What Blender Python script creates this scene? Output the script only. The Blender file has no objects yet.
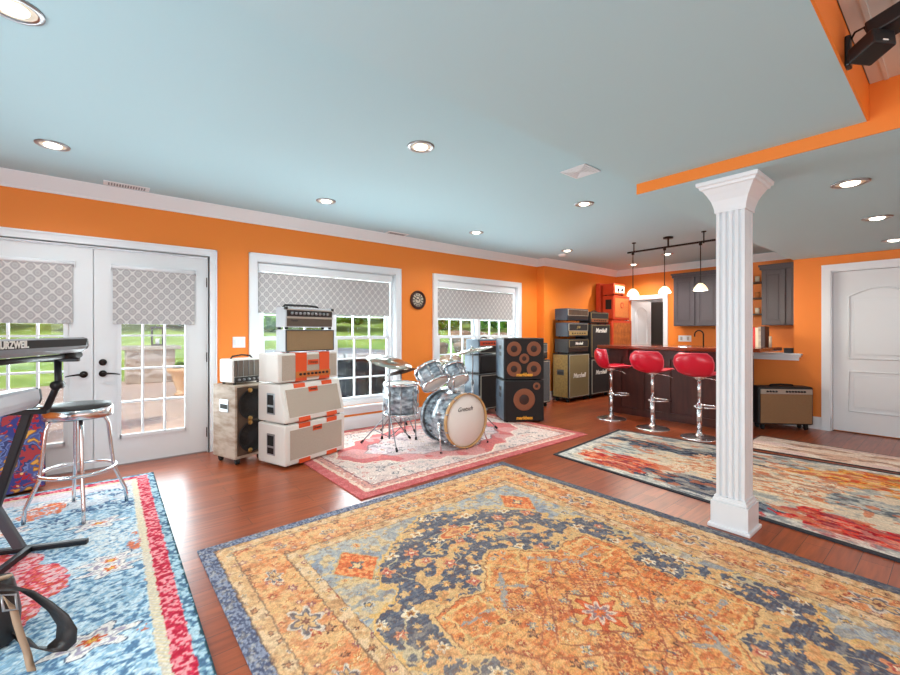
import bpy, bmesh, math, random
import numpy as np
from mathutils import Vector, Matrix, Euler
random.seed(7)
R = math.radians
PI = math.pi
sc = bpy.context.scene
COL = sc.collection

# ------------------------------------------------------------------ camera, world, sun, exposure
cam_d = bpy.data.cameras.new('camera')
cam = bpy.data.objects.new('camera', cam_d)
COL.objects.link(cam)
cam.location = (0, 0, 1.27)
cam.rotation_euler = (R(90), 0, R(50.43 - 90))
cam_d.sensor_width = 36
cam_d.lens = 426 / 900 * 36
cam_d.shift_y = -5.65 / 900
cam_d.clip_start = 0.02
sc.camera = cam

world = bpy.data.worlds.new('sky')
sc.world = world
world.use_nodes = True
wn = world.node_tree
sky = wn.nodes.new('ShaderNodeTexSky')
sky.sky_type = 'NISHITA'
sky.sun_disc = False
sky.sun_elevation = R(52)
sky.sun_rotation = R(150)
bg = wn.nodes['Background']
bg.inputs['Strength'].default_value = 0.22
wn.links.new(sky.outputs[0], bg.inputs['Color'])

def light(name, kind, loc, energy, color=(1, 1, 1), rot=(0, 0, 0), size=None, size_y=None, parent=None, spot=None, spread=None):
    d = bpy.data.lights.new(name, kind)
    d.energy = energy
    d.color = color
    if kind == 'AREA':
        d.size = size
        if size_y:
            d.shape = 'RECTANGLE'
            d.size_y = size_y
        if spread:
            d.spread = spread
    elif kind in ('POINT', 'SPOT') and size:
        d.shadow_soft_size = size
    if spot:
        d.spot_size = spot
        d.spot_blend = 0.6
    o = bpy.data.objects.new(name, d)
    o.location = loc
    o.rotation_euler = rot
    COL.objects.link(o)
    if parent:
        o.parent = parent
    return o

SUN = light('sun', 'SUN', (0, -10, 20), 2.7, (1, .95, .86))
SUN.rotation_euler = Vector((.62, .26, -.74)).to_track_quat('-Z', 'Y').to_euler()
SUN.data.angle = R(2)
# added fill lamps behind the camera and at the left; no windows there
light('added_fill_near', 'AREA', (2.0, -2.7, 1.45), 38, (.78, .94, 1.0), (R(96), 0, 0), 5.6, 1.7)
light('added_fill_left', 'AREA', (-2.25, 0.6, 1.45), 112, (.78, .94, 1.0), (R(100), 0, R(-90)), 3.6, 1.7)
# daylight through the glazed wall
light('daylight_french_door', 'AREA', (0.1, 5.5, 1.15), 145, (.84, .95, 1), (R(-108), 0, 0), 1.9, 1.7)
light('daylight_window', 'AREA', (2.3, 5.5, 1.15), 125, (.84, .95, 1), (R(-108), 0, 0), 1.9, 1.6)
light('daylight_window', 'AREA', (4.9, 5.5, 1.15), 125, (.84, .95, 1), (R(-108), 0, 0), 1.9, 1.6)

vs = sc.view_settings
vs.view_transform = 'Standard'
vs.look = 'None'
vs.exposure = 0.36
vs.gamma = 1.0
vs.use_curve_mapping = False

# ------------------------------------------------------------------ materials
def lin(c):
    out = []
    for v in c[:3]:
        v = v / 255.0
        out.append(v / 12.92 if v <= 0.04045 else ((v + 0.055) / 1.055) ** 2.4)
    return (*out, 1.0)

def mat(name, rgb, rough=.5, metal=0.0, noise=None, bump=0.0, bscale=200, coat=0.0, emit=None, estr=0.0, spec=.5, stretch=None):
    m = bpy.data.materials.new(name)
    m.use_nodes = True
    nt = m.node_tree
    p = nt.nodes['Principled BSDF']
    p.inputs['Base Color'].default_value = lin(rgb)
    p.inputs['Roughness'].default_value = rough
    p.inputs['Metallic'].default_value = metal
    p.inputs['Specular IOR Level'].default_value = spec
    p.inputs['Coat Weight'].default_value = coat
    tc = nt.nodes.new('ShaderNodeTexCoord')
    vec = tc.outputs['Object']
    if stretch:
        mp = nt.nodes.new('ShaderNodeMapping')
        mp.inputs['Scale'].default_value = stretch
        nt.links.new(vec, mp.inputs[0])
        vec = mp.outputs[0]
    if noise:
        rgb2, scale, lo, hi = noise
        n = nt.nodes.new('ShaderNodeTexNoise')
        n.inputs['Scale'].default_value = scale
        n.inputs['Detail'].default_value = 5
        nt.links.new(vec, n.inputs['Vector'])
        r = nt.nodes.new('ShaderNodeValToRGB')
        r.color_ramp.elements[0].position = lo
        r.color_ramp.elements[1].position = hi
        r.color_ramp.elements[0].color = lin(rgb)
        r.color_ramp.elements[1].color = lin(rgb2)
        nt.links.new(n.outputs['Fac'], r.inputs[0])
        nt.links.new(r.outputs[0], p.inputs['Base Color'])
    if bump:
        n2 = nt.nodes.new('ShaderNodeTexNoise')
        n2.inputs['Scale'].default_value = bscale
        nt.links.new(vec, n2.inputs['Vector'])
        b = nt.nodes.new('ShaderNodeBump')
        b.inputs['Strength'].default_value = bump
        b.inputs['Distance'].default_value = .002
        nt.links.new(n2.outputs['Fac'], b.inputs['Height'])
        nt.links.new(b.outputs[0], p.inputs['Normal'])
    if emit:
        p.inputs['Emission Color'].default_value = lin(emit)
        p.inputs['Emission Strength'].default_value = estr
    return m

M = {}
M['orange_wall'] = mat('orange_wall', (237, 132, 42), .55, bump=.15, bscale=300)
M['blue_ceiling'] = mat('blue_ceiling', (180, 214, 224), .8, bump=.1, bscale=250)
M['white_trim'] = mat('white_trim', (230, 234, 238), .35)
M['white_door'] = mat('white_door', (222, 226, 229), .38)
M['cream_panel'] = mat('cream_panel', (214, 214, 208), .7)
M['chrome'] = mat('chrome', (228, 229, 232), .2, 1.0)
M['stand_chrome'] = mat('stand_chrome', (150, 151, 156), .28, 1.0)
M['steel'] = mat('steel', (170, 172, 176), .3, 1.0)
M['bronze'] = mat('bronze', (38, 32, 30), .35, .6)
M['black_plastic'] = mat('black_plastic', (24, 24, 26), .4)
M['black_tolex'] = mat('black_tolex', (30, 29, 30), .55, bump=.4, bscale=400)
M['black_grille'] = mat('black_grille', (26, 23, 24), .85, noise=((40, 36, 36), 400, .4, .6))
M['olive_grille'] = mat('olive_grille', (104, 92, 60), .85, noise=((128, 114, 78), 300, .4, .6))
M['gold_tolex'] = mat('gold_tolex', (150, 124, 66), .7, noise=((128, 104, 52), 30, .35, .65))
M['grey_grille'] = mat('grey_grille', (92, 96, 100), .85, noise=((70, 74, 80), 260, .4, .6))
M['piping'] = mat('piping', (178, 172, 158), .5)
M['gold_piping'] = mat('gold_piping', (150, 128, 84), .45)
M['window_sheen_vinyl'] = mat('window_sheen_vinyl', (70, 84, 98), .4, noise=((92, 108, 122), 6, .35, .65))  # bluish window reflection on dark cabinet sides put into the base colour
M['dark_blue_tolex'] = mat('dark_blue_tolex', (44, 54, 66), .45, bump=.3, bscale=400)
M['white_tolex'] = mat('white_tolex', (232, 229, 222), .45, bump=.2, bscale=350)
M['silver_vinyl'] = mat('silver_vinyl', (196, 202, 208), .4, bump=.2, bscale=350)
M['cream_grille'] = mat('cream_grille', (190, 178, 162), .85, noise=((176, 164, 150), 350, .4, .6))
M['tan_grille'] = mat('tan_grille', (158, 132, 98), .85, noise=((140, 116, 84), 300, .4, .6))
M['wheat_grille'] = mat('wheat_grille', (150, 118, 84), .85, noise=((138, 106, 74), 300, .4, .6))
M['orange_vinyl'] = mat('orange_vinyl', (226, 84, 34), .5)
M['red_orange_vinyl'] = mat('red_orange_vinyl', (200, 62, 26), .5)
M['orange_grille'] = mat('orange_grille', (216, 130, 66), .8, noise=((198, 108, 48), 200, .4, .6))
M['amber_grille'] = mat('amber_grille', (196, 110, 42), .8, noise=((160, 84, 32), 12, .35, .65))
M['silver_panel'] = mat('silver_panel', (186, 180, 170), .35, .3)
M['dark_panel'] = mat('dark_panel', (44, 40, 40), .4)
M['brown_panel'] = mat('brown_panel', (96, 84, 74), .6)
M['worn_wood'] = mat('worn_wood', (194, 180, 164), .7, noise=((140, 110, 84), 5, .4, .75), stretch=(1, 1, 3))
M['brown_board'] = mat('brown_board', (66, 50, 38), .6, noise=((92, 70, 52), 8, .35, .7))
M['copper_cone'] = mat('copper_cone', (136, 80, 52), .5)
M['brown_cone'] = mat('brown_cone', (54, 32, 26), .6)
M['yellow_print'] = mat('yellow_print', (236, 168, 52), .5)
M['white_print'] = mat('white_print', (236, 234, 228), .5)
M['black_print'] = mat('black_print', (34, 34, 38), .5)
M['red_vinyl'] = mat('red_vinyl', (206, 14, 44), .28)
M['seat_piping'] = mat('seat_piping', (226, 96, 112), .4)
M['drum_pearl'] = mat('drum_pearl', (86, 98, 110), .2, .15, noise=((190, 204, 214), 13, .35, .68), coat=.6, stretch=(1, 1, 2.2))
M['drum_head'] = mat('drum_head', (236, 232, 226), .4)
M['maple'] = mat('maple', (196, 152, 100), .35)
M['cymbal'] = mat('cymbal', (178, 176, 164), .24, 1.0)
M['dark_cymbal'] = mat('dark_cymbal', (30, 32, 30), .5, .5)
M['rubber'] = mat('rubber', (20, 20, 20), .7)
M['bar_wood'] = mat('bar_wood', (62, 30, 26), .35, noise=((82, 42, 34), 3, .3, .7), stretch=(6, 6, 1))
M['bar_top'] = mat('bar_top', (112, 48, 30), .16, noise=((134, 62, 38), 4, .3, .7), coat=.5, stretch=(6, 1, 1))
M['cabinet_grey'] = mat('cabinet_grey', (82, 76, 80), .42)
M['shade_frost'] = mat('shade_frost', (255, 240, 214), .4, emit=(255, 226, 178), estr=1.1)
M['bulb'] = mat('bulb', (255, 250, 240), .4, emit=(255, 244, 226), estr=6)
M['baffle'] = mat('baffle', (236, 226, 206), .5)
M['leather'] = mat('leather', (44, 38, 36), .42, bump=.3, bscale=120)
M['tan_leather'] = mat('tan_leather', (172, 142, 116), .6, bump=.2, bscale=150)
M['brown_leather'] = mat('brown_leather', (118, 70, 50), .5, bump=.2, bscale=150)
M['keyboard_grey'] = mat('keyboard_grey', (128, 134, 142), .4, .3)
M['charcoal_panel'] = mat('charcoal_panel', (52, 50, 50), .75, spec=.2)
M['keyboard_silver'] = mat('keyboard_silver', (214, 222, 232), .35, .1)
M['ivory'] = mat('ivory', (240, 238, 232), .3)
M['stand_black'] = mat('stand_black', (34, 34, 38), .4, .3)
M['stand_grey'] = mat('stand_grey', (88, 90, 96), .4, .4)
M['counter'] = mat('counter', (70, 40, 32), .25)
M['fridge'] = mat('fridge', (66, 64, 62), .4)
M['book_red'] = mat('book_red', (190, 40, 36), .6)
M['book_cream'] = mat('book_cream', (222, 206, 180), .6)
M['book_dark'] = mat('book_dark', (58, 44, 46), .6)
M['brass'] = mat('brass', (170, 130, 70), .35, .8)
M['clock_face'] = mat('clock_face', (214, 200, 180), .5)
M['clock_rim'] = mat('clock_rim', (56, 24, 20), .3)
M['grass'] = mat('grass', (122, 154, 62), .9, noise=((168, 190, 92), 1.2, .35, .65))
M['leaf'] = mat('leaf', (40, 82, 26), .8, noise=((126, 170, 66), 2.4, .4, .64))
M['bark'] = mat('bark', (84, 66, 52), .9)
M['patio'] = mat('patio', (204, 176, 156), .8, noise=((188, 158, 140), 2, .35, .65))
M['boulder'] = mat('boulder', (176, 146, 116), .85, noise=((122, 100, 84), 4, .35, .65), bump=.6, bscale=20)
M['terracotta'] = mat('terracotta', (214, 176, 140), .7)
M['tub_panel'] = mat('tub_panel', (16, 14, 20), .9, spec=.1)
M['tub_cover'] = mat('tub_cover', (132, 136, 140), .6)
M['lime_stone'] = mat('lime_stone', (190, 180, 164), .8, noise=((150, 140, 126), 3, .35, .65))

def wood_floor():
    m = bpy.data.materials.new('wood_floor')
    m.use_nodes = True
    nt = m.node_tree
    p = nt.nodes['Principled BSDF']
    tc = nt.nodes.new('ShaderNodeTexCoord')
    br = nt.nodes.new('ShaderNodeTexBrick')
    br.offset = .37
    br.inputs['Scale'].default_value = 1
    br.inputs['Brick Width'].default_value = 1.25
    br.inputs['Row Height'].default_value = .125
    br.inputs['Mortar Size'].default_value = .0018
    br.inputs['Mortar Smooth'].default_value = .1
    br.inputs['Bias'].default_value = 0
    br.inputs['Color1'].default_value = lin((150, 68, 34))
    br.inputs['Color2'].default_value = lin((174, 86, 44))
    br.inputs['Mortar'].default_value = lin((74, 34, 24))
    nt.links.new(tc.outputs['Object'], br.inputs['Vector'])
    mp = nt.nodes.new('ShaderNodeMapping')
    mp.inputs['Scale'].default_value = (1.2, 14, 1)
    nt.links.new(tc.outputs['Object'], mp.inputs[0])
    n = nt.nodes.new('ShaderNodeTexNoise')
    n.inputs['Scale'].default_value = 2.5
    n.inputs['Detail'].default_value = 8
    nt.links.new(mp.outputs[0], n.inputs['Vector'])
    r = nt.nodes.new('ShaderNodeValToRGB')
    r.color_ramp.elements[0].position = .3
    r.color_ramp.elements[0].color = (.62, .58, .56, 1)
    r.color_ramp.elements[1].position = .7
    r.color_ramp.elements[1].color = (1.12, 1.1, 1.08, 1)
    nt.links.new(n.outputs['Fac'], r.inputs[0])
    mx = nt.nodes.new('ShaderNodeMix')
    mx.data_type = 'RGBA'
    mx.blend_type = 'MULTIPLY'
    mx.inputs[0].default_value = 1
    nt.links.new(br.outputs['Color'], mx.inputs[6])
    nt.links.new(r.outputs[0], mx.inputs[7])
    nt.links.new(mx.outputs[2], p.inputs['Base Color'])
    p.inputs['Roughness'].default_value = .3
    p.inputs['Specular IOR Level'].default_value = .4
    p.inputs['Coat Weight'].default_value = .32
    p.inputs['Coat Roughness'].default_value = .34
    b = nt.nodes.new('ShaderNodeBump')
    b.inputs['Strength'].default_value = .25
    b.inputs['Distance'].default_value = .002
    nt.links.new(br.outputs['Fac'], b.inputs['Height'])
    b.invert = True
    nt.links.new(b.outputs[0], p.inputs['Normal'])
    return m
M['floor'] = wood_floor()

def glass_mat():
    m = bpy.data.materials.new('window_glass')
    m.use_nodes = True
    nt = m.node_tree
    nt.nodes.remove(nt.nodes['Principled BSDF'])
    out = nt.nodes['Material Output']
    t = nt.nodes.new('ShaderNodeBsdfTransparent')
    t.inputs[0].default_value = (.96, .98, .97, 1)
    g = nt.nodes.new('ShaderNodeBsdfGlossy')
    g.inputs['Roughness'].default_value = .02
    mx = nt.nodes.new('ShaderNodeMixShader')
    mx.inputs[0].default_value = .06
    nt.links.new(t.outputs[0], mx.inputs[1])
    nt.links.new(g.outputs[0], mx.inputs[2])
    nt.links.new(mx.outputs[0], out.inputs[0])
    return m
M['glass'] = glass_mat()

def lattice_mat():
    """grey roller blind with an ogee trellis print"""
    m = bpy.data.materials.new('trellis_fabric')
    m.use_nodes = True
    nt = m.node_tree
    p = nt.nodes['Principled BSDF']
    p.inputs['Roughness'].default_value = .85
    tc = nt.nodes.new('ShaderNodeTexCoord')
    sx = nt.nodes.new('ShaderNodeSeparateXYZ')
    nt.links.new(tc.outputs['Object'], sx.inputs[0])
    def mth(op, a, b=None):
        n = nt.nodes.new('ShaderNodeMath')
        n.operation = op
        for i, v in enumerate((a, b)):
            if v is None:
                continue
            if isinstance(v, (int, float)):
                n.inputs[i].default_value = v
            else:
                nt.links.new(v, n.inputs[i])
        return n.outputs[0]
    kx, kz = 2 * PI / .092, 2 * PI / .105
    cx = mth('COSINE', mth('MULTIPLY', sx.outputs['X'], kx))
    cz = mth('COSINE', mth('MULTIPLY', sx.outputs['Z'], kz))
    s = mth('ADD', cx, cz)
    a = mth('ABSOLUTE', s)
    r = nt.nodes.new('ShaderNodeValToRGB')
    e = r.color_ramp.elements
    e[0].position = 0
    e[0].color = lin((208, 206, 204))
    e[1].position = 1
    e[1].color = lin((170, 168, 169))
    for pos, c in ((.12, (206, 204, 202)), (.24, (172, 170, 171)), (.6, (166, 164, 166)), (.72, (184, 182, 182))):
        q = e.new(pos)
        q.color = lin(c)
    nt.links.new(mth('MULTIPLY', a, .5), r.inputs[0])
    nt.links.new(r.outputs[0], p.inputs['Base Color'])
    return m
M['trellis'] = lattice_mat()

def paisley_mat():
    m = bpy.data.materials.new('paisley_cloth')
    m.use_nodes = True
    nt = m.node_tree
    p = nt.nodes['Principled BSDF']
    p.inputs['Roughness'].default_value = .7
    tc = nt.nodes.new('ShaderNodeTexCoord')
    n0 = nt.nodes.new('ShaderNodeTexNoise')
    n0.inputs['Scale'].default_value = 9
    nt.links.new(tc.outputs['Object'], n0.inputs['Vector'])
    mx0 = nt.nodes.new('ShaderNodeMix')
    mx0.data_type = 'RGBA'
    mx0.inputs[0].default_value = .25
    nt.links.new(tc.outputs['Object'], mx0.inputs[6])
    nt.links.new(n0.outputs['Color'], mx0.inputs[7])
    def vor(scale, feat):
        v = nt.nodes.new('ShaderNodeTexVoronoi')
        v.feature = feat
        v.inputs['Scale'].default_value = scale
        nt.links.new(mx0.outputs[2], v.inputs['Vector'])
        return v
    v1 = vor(12, 'F1')
    r1 = nt.nodes.new('ShaderNodeValToRGB')
    r1.color_ramp.interpolation = 'CONSTANT'
    e = r1.color_ramp.elements
    e[0].color = lin((224, 166, 70))
    e[1].position = .26
    e[1].color = lin((150, 96, 40))
    for pos, c in ((.34, (70, 86, 146)), (.5, (112, 130, 184)), (.58, (50, 60, 110)), (.7, (170, 56, 62))):
        q = e.new(pos)
        q.color = lin(c)
    nt.links.new(v1.outputs['Distance'], r1.inputs[0])
    n2 = nt.nodes.new('ShaderNodeTexNoise')
    n2.inputs['Scale'].default_value = 5
    nt.links.new(tc.outputs['Object'], n2.inputs['Vector'])
    r2 = nt.nodes.new('ShaderNodeValToRGB')
    r2.color_ramp.elements[0].position = .52
    r2.color_ramp.elements[1].position = .56
    nt.links.new(n2.outputs['Fac'], r2.inputs[0])
    v2 = vor(22, 'F1')
    r3 = nt.nodes.new('ShaderNodeValToRGB')
    r3.color_ramp.interpolation = 'CONSTANT'
    e = r3.color_ramp.elements
    e[0].color = lin((232, 190, 120))
    e[1].position = .22
    e[1].color = lin((170, 34, 48))
    q = e.new(.5)
    q.color = lin((52, 60, 130))
    nt.links.new(v2.outputs['Distance'], r3.inputs[0])
    mx = nt.nodes.new('ShaderNodeMix')
    mx.data_type = 'RGBA'
    nt.links.new(r2.outputs[0], mx.inputs[0])
    nt.links.new(r1.outputs[0], mx.inputs[6])
    nt.links.new(r3.outputs[0], mx.inputs[7])
    nt.links.new(mx.outputs[2], p.inputs['Base Color'])
    return m
M['paisley'] = paisley_mat()

def stone_mat():
    m = bpy.data.materials.new('ledge_stone')
    m.use_nodes = True
    nt = m.node_tree
    p = nt.nodes['Principled BSDF']
    p.inputs['Roughness'].default_value = .9
    tc = nt.nodes.new('ShaderNodeTexCoord')
    mp = nt.nodes.new('ShaderNodeMapping')
    mp.inputs['Scale'].default_value = (3.5, 3.5, 8)
    nt.links.new(tc.outputs['Object'], mp.inputs[0])
    v = nt.nodes.new('ShaderNodeTexVoronoi')
    v.inputs['Scale'].default_value = 1
    nt.links.new(mp.outputs[0], v.inputs['Vector'])
    r = nt.nodes.new('ShaderNodeValToRGB')
    e = r.color_ramp.elements
    e[0].color = lin((206, 196, 184))
    e[1].color = lin((140, 126, 114))
    q = e.new(.5)
    q.color = lin((182, 166, 148))
    sx = nt.nodes.new('ShaderNodeSeparateColor')
    nt.links.new(v.outputs['Color'], sx.inputs[0])
    nt.links.new(sx.outputs[0], r.inputs[0])
    nt.links.new(r.outputs[0], p.inputs['Base Color'])
    return m
M['ledge_stone'] = stone_mat()

def rug_mat():
    m = bpy.data.materials.new('woven_rug')
    m.use_nodes = True
    nt = m.node_tree
    p = nt.nodes['Principled BSDF']
    p.inputs['Roughness'].default_value = .95
    p.inputs['Specular IOR Level'].default_value = .15
    a = nt.nodes.new('ShaderNodeAttribute')
    a.attribute_name = 'Col'
    nt.links.new(a.outputs['Color'], p.inputs['Base Color'])
    tc = nt.nodes.new('ShaderNodeTexCoord')
    n = nt.nodes.new('ShaderNodeTexNoise')
    n.inputs['Scale'].default_value = 180
    nt.links.new(tc.outputs['Object'], n.inputs['Vector'])
    b = nt.nodes.new('ShaderNodeBump')
    b.inputs['Strength'].default_value = .5
    b.inputs['Distance'].default_value = .003
    nt.links.new(n.outputs['Fac'], b.inputs['Height'])
    nt.links.new(b.outputs[0], p.inputs['Normal'])
    return m
M['rug'] = rug_mat()

# ------------------------------------------------------------------ mesh builder
class MB:
    def __init__(s):
        s.bm = bmesh.new()
        s.mi = 0
    def m(s, i):
        s.mi = i
        return s
    def _new(s, tmp, mtx=None, smooth=False):
        """merge bmesh tmp"""
        vm = {}
        for v in tmp.verts:
            co = mtx @ v.co if mtx else v.co
            vm[v] = s.bm.verts.new(co)
        for f in tmp.faces:
            try:
                nf = s.bm.faces.new([vm[v] for v in f.verts])
                nf.material_index = s.mi
                nf.smooth = smooth
            except ValueError:
                pass
        tmp.free()
        return s
    def box(s, x0, y0, z0, x1, y1, z1, bev=0, seg=2, mtx=None):
        t = bmesh.new()
        bmesh.ops.create_cube(t, size=1)
        sx, sy, sz = abs(x1 - x0), abs(y1 - y0), abs(z1 - z0)
        for v in t.verts:
            v.co = Vector(((v.co.x) * sx + (x0 + x1) / 2, v.co.y * sy + (y0 + y1) / 2, v.co.z * sz + (z0 + z1) / 2))
        if bev:
            bmesh.ops.bevel(t, geom=t.edges[:], offset=bev, segments=seg, affect='EDGES', profile=.5)
        return s._new(t, mtx, False)
    def cyl(s, a, b, r, r2=None, seg=16, caps=True):
        a, b = Vector(a), Vector(b)
        d = b - a
        t = bmesh.new()
        bmesh.ops.create_cone(t, cap_ends=caps, segments=seg, radius1=r, radius2=r if r2 is None else r2, depth=d.length)
        q = d.to_track_quat('Z', 'Y').to_matrix().to_4x4()
        return s._new(t, Matrix.Translation((a + b) / 2) @ q, True)
    def lathe(s, prof, seg=32, mtx=None, close=False):
        """prof: list of (r,z) revolved round Z"""
        t = bmesh.new()
        rings = []
        for r, z in prof:
            if r < 1e-6:
                rings.append([t.verts.new((0, 0, z))])
            else:
                rings.append([t.verts.new((r * math.cos(2 * PI * i / seg), r * math.sin(2 * PI * i / seg), z)) for i in range(seg)])
        pr = list(zip(rings, rings[1:]))
        if close:
            pr.append((rings[-1], rings[0]))
        for A, B in pr:
            for i in range(seg):
                j = (i + 1) % seg
                if len(A) == 1 and len(B) == 1:
                    continue
                if len(A) == 1:
                    t.faces.new((A[0], B[i], B[j]))
                elif len(B) == 1:
                    t.faces.new((A[i], A[j], B[0]))
                else:
                    t.faces.new((A[i], A[j], B[j], B[i]))
        bmesh.ops.recalc_face_normals(t, faces=t.faces[:])
        return s._new(t, mtx, True)
    def tube(s, pts, r, seg=10, closed=False, radii=None):
        pts = [Vector(p) for p in pts]
        n = len(pts)
        t = bmesh.new()
        rings = []
        up = Vector((0, 0, 1))
        prev = None
        for i, p in enumerate(pts):
            if closed:
                d = pts[(i + 1) % n] - pts[i - 1]
            else:
                d = pts[min(i + 1, n - 1)] - pts[max(i - 1, 0)]
            d.normalize()
            if prev is None:
                ref = up if abs(d.z) < .9 else Vector((1, 0, 0))
                u = d.cross(ref).normalized()
            else:
                u = (prev - d * prev.dot(d)).normalized()
            prev = u
            w = d.cross(u)
            rr = radii[i] if radii else r
            rings.append([t.verts.new(p + (u * math.cos(2 * PI * k / seg) + w * math.sin(2 * PI * k / seg)) * rr) for k in range(seg)])
        pr = list(zip(rings, rings[1:]))
        if closed:
            pr.append((rings[-1], rings[0]))
        for A, B in pr:
            for k in range(seg):
                j = (k + 1) % seg
                t.faces.new((A[k], A[j], B[j], B[k]))
        if not closed:
            t.faces.new(rings[0][::-1])
            t.faces.new(rings[-1])
        bmesh.ops.recalc_face_normals(t, faces=t.faces[:])
        return s._new(t, None, True)
    def prism(s, poly, z0, z1, mtx=None, bev=0, smooth=False):
        """poly in xy extruded in z"""
        t = bmesh.new()
        lo = [t.verts.new((x, y, z0)) for x, y in poly]
        hi = [t.verts.new((x, y, z1)) for x, y in poly]
        n = len(poly)
        t.faces.new(lo[::-1])
        t.faces.new(hi)
        for i in range(n):
            j = (i + 1) % n
            t.faces.new((lo[i], lo[j], hi[j], hi[i]))
        bmesh.ops.recalc_face_normals(t, faces=t.faces[:])
        if bev:
            bmesh.ops.bevel(t, geom=t.edges[:], offset=bev, segments=2, affect='EDGES', profile=.5)
        return s._new(t, mtx, smooth)
    def ball(s, c, r, sx=1, sy=1, sz=1, seg=16, mtx=None):
        t = bmesh.new()
        bmesh.ops.create_uvsphere(t, u_segments=seg, v_segments=max(6, seg // 2), radius=r)
        mm = Matrix.Translation(c) @ Matrix.Diagonal((sx, sy, sz, 1))
        return s._new(t, mtx @ mm if mtx else mm, True)
    def torus(s, c, Rr, r, mtx=None, seg=36, rs=10):
        prof = [(Rr + r * math.cos(2 * PI * k / rs), r * math.sin(2 * PI * k / rs)) for k in range(rs)]
        mm = Matrix.Translation(c)
        if mtx:
            mm = mm @ mtx
        return s.lathe(prof, seg, mm, close=True)
    def text(s, body, size, mtx, depth=.0015, shear=0, bold=0):
        cu = bpy.data.curves.new('t', 'FONT')
        cu.body = body
        cu.size = size
        cu.extrude = depth
        cu.shear = shear
        cu.offset = bold
        cu.align_x = 'CENTER'
        cu.align_y = 'CENTER'
        ob = bpy.data.objects.new('t', cu)
        me = bpy.data.meshes.new_from_object(ob)
        t = bmesh.new()
        t.from_mesh(me)
        bpy.data.objects.remove(ob)
        bpy.data.curves.remove(cu)
        bpy.data.meshes.remove(me)
        return s._new(t, mtx, False)
    def build(s, name, mats, parent=None, loc=None):
        me = bpy.data.meshes.new(name)
        s.bm.to_mesh(me)
        s.bm.free()
        if not isinstance(mats, (list, tuple)):
            mats = [mats]
        for m_ in mats:
            me.materials.append(M[m_] if isinstance(m_, str) else m_)
        o = bpy.data.objects.new(name, me)
        COL.objects.link(o)
        if parent:
            o.parent = parent
        if loc:
            o.location = loc
        return o

def empty(name, label, cat, loc=(0, 0, 0), rotz=0, group=None):
    o = bpy.data.objects.new(name, None)
    o.empty_display_size = .1
    COL.objects.link(o)
    o.location = loc
    o.rotation_euler = (0, 0, R(rotz))
    return tag(o, label, cat, group)

def tag(o, label, cat, group=None, kind=None):
    o['label'] = label
    o['category'] = cat
    if group:
        o['group'] = group
    if kind:
        o['kind'] = kind
    return o

def struct(o, label=None):
    o['kind'] = 'structure'
    if label:
        o['label'] = label
    return o

def dup(root, loc, rotz, label):
    r = root.copy()
    COL.objects.link(r)
    r.location = loc
    r.rotation_euler = (0, 0, R(rotz))
    r['label'] = label
    for ch in list(root.children):
        c = ch.copy()
        COL.objects.link(c)
        c.parent = r
        for g in ch.children:
            d = g.copy()
            COL.objects.link(d)
            d.parent = c
    return r

FRONT = Matrix.Rotation(R(90), 4, 'X')       # text lying in XY turned to face -Y
def front_at(x, y, z):
    return Matrix.Translation((x, y, z)) @ FRONT

# ------------------------------------------------------------------ key measures
YW = 5.11      # window wall
XB = 8.855     # far wall behind the bar
XR = 7.25      # right wall with the white door
ZC = 2.61      # ceiling
ZS1, ZS2 = 2.315, 2.243
X0, Y0 = -2.4, -2.9

# ------------------------------------------------------------------ room shell
b = MB()
b.box(X0 - .15, Y0 - .15, -.12, 11.2, YW + .15, 0)
struct(b.build('floor', 'floor'), 'glossy reddish brown plank floor')

def wall_x(b, y0, y1, xs, z0, z1, holes):
    """wall running along X; holes = (x0,x1,z0,z1)"""
    cuts = sorted({xs[0], xs[1], *[h[0] for h in holes], *[h[1] for h in holes]})
    for a, c in zip(cuts, cuts[1:]):
        mid = (a + c) / 2
        hz = [h for h in holes if h[0] < mid < h[1]]
        z = z0
        for h in sorted(hz, key=lambda h: h[2]):
            if h[2] > z + 1e-4:
                b.box(a, y0, z, c, y1, h[2])
            z = h[3]
        if z < z1 - 1e-4:
            b.box(a, y0, z, c, y1, z1)

def wall_y(b, x0, x1, ys, z0, z1, holes):
    cuts = sorted({ys[0], ys[1], *[h[0] for h in holes], *[h[1] for h in holes]})
    for a, c in zip(cuts, cuts[1:]):
        mid = (a + c) / 2
        hz = [h for h in holes if h[0] < mid < h[1]]
        z = z0
        for h in sorted(hz, key=lambda h: h[2]):
            if h[2] > z + 1e-4:
                b.box(x0, a, z, x1, c, h[2])
            z = h[3]
        if z < z1 - 1e-4:
            b.box(x0, a, z, x1, c, z1)

DOORS = (-.96, .895, 0, 2.055)
W1 = (1.385, 3.225, .30, 2.075)
W2 = (3.965, 5.785, .30, 2.065)
b = MB()
wall_x(b, YW, YW + .16, (X0 - .15, 6.33), 0, 2.7, [DOORS, W1, W2])
b.box(6.33, YW - .17, 0, XB + .15, YW + .16, 2.7)
struct(b.build('wall_left', 'orange_wall'), 'orange wall with the windows and glazed doors')

KD = (3.905, 4.64, 0, 1.95)
b = MB()
wall_y(b, XB, XB + .12, (1.36, YW), 0, 2.7, [KD])
struct(b.build('wall_far', 'orange_wall'), 'orange wall behind the bar')

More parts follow.
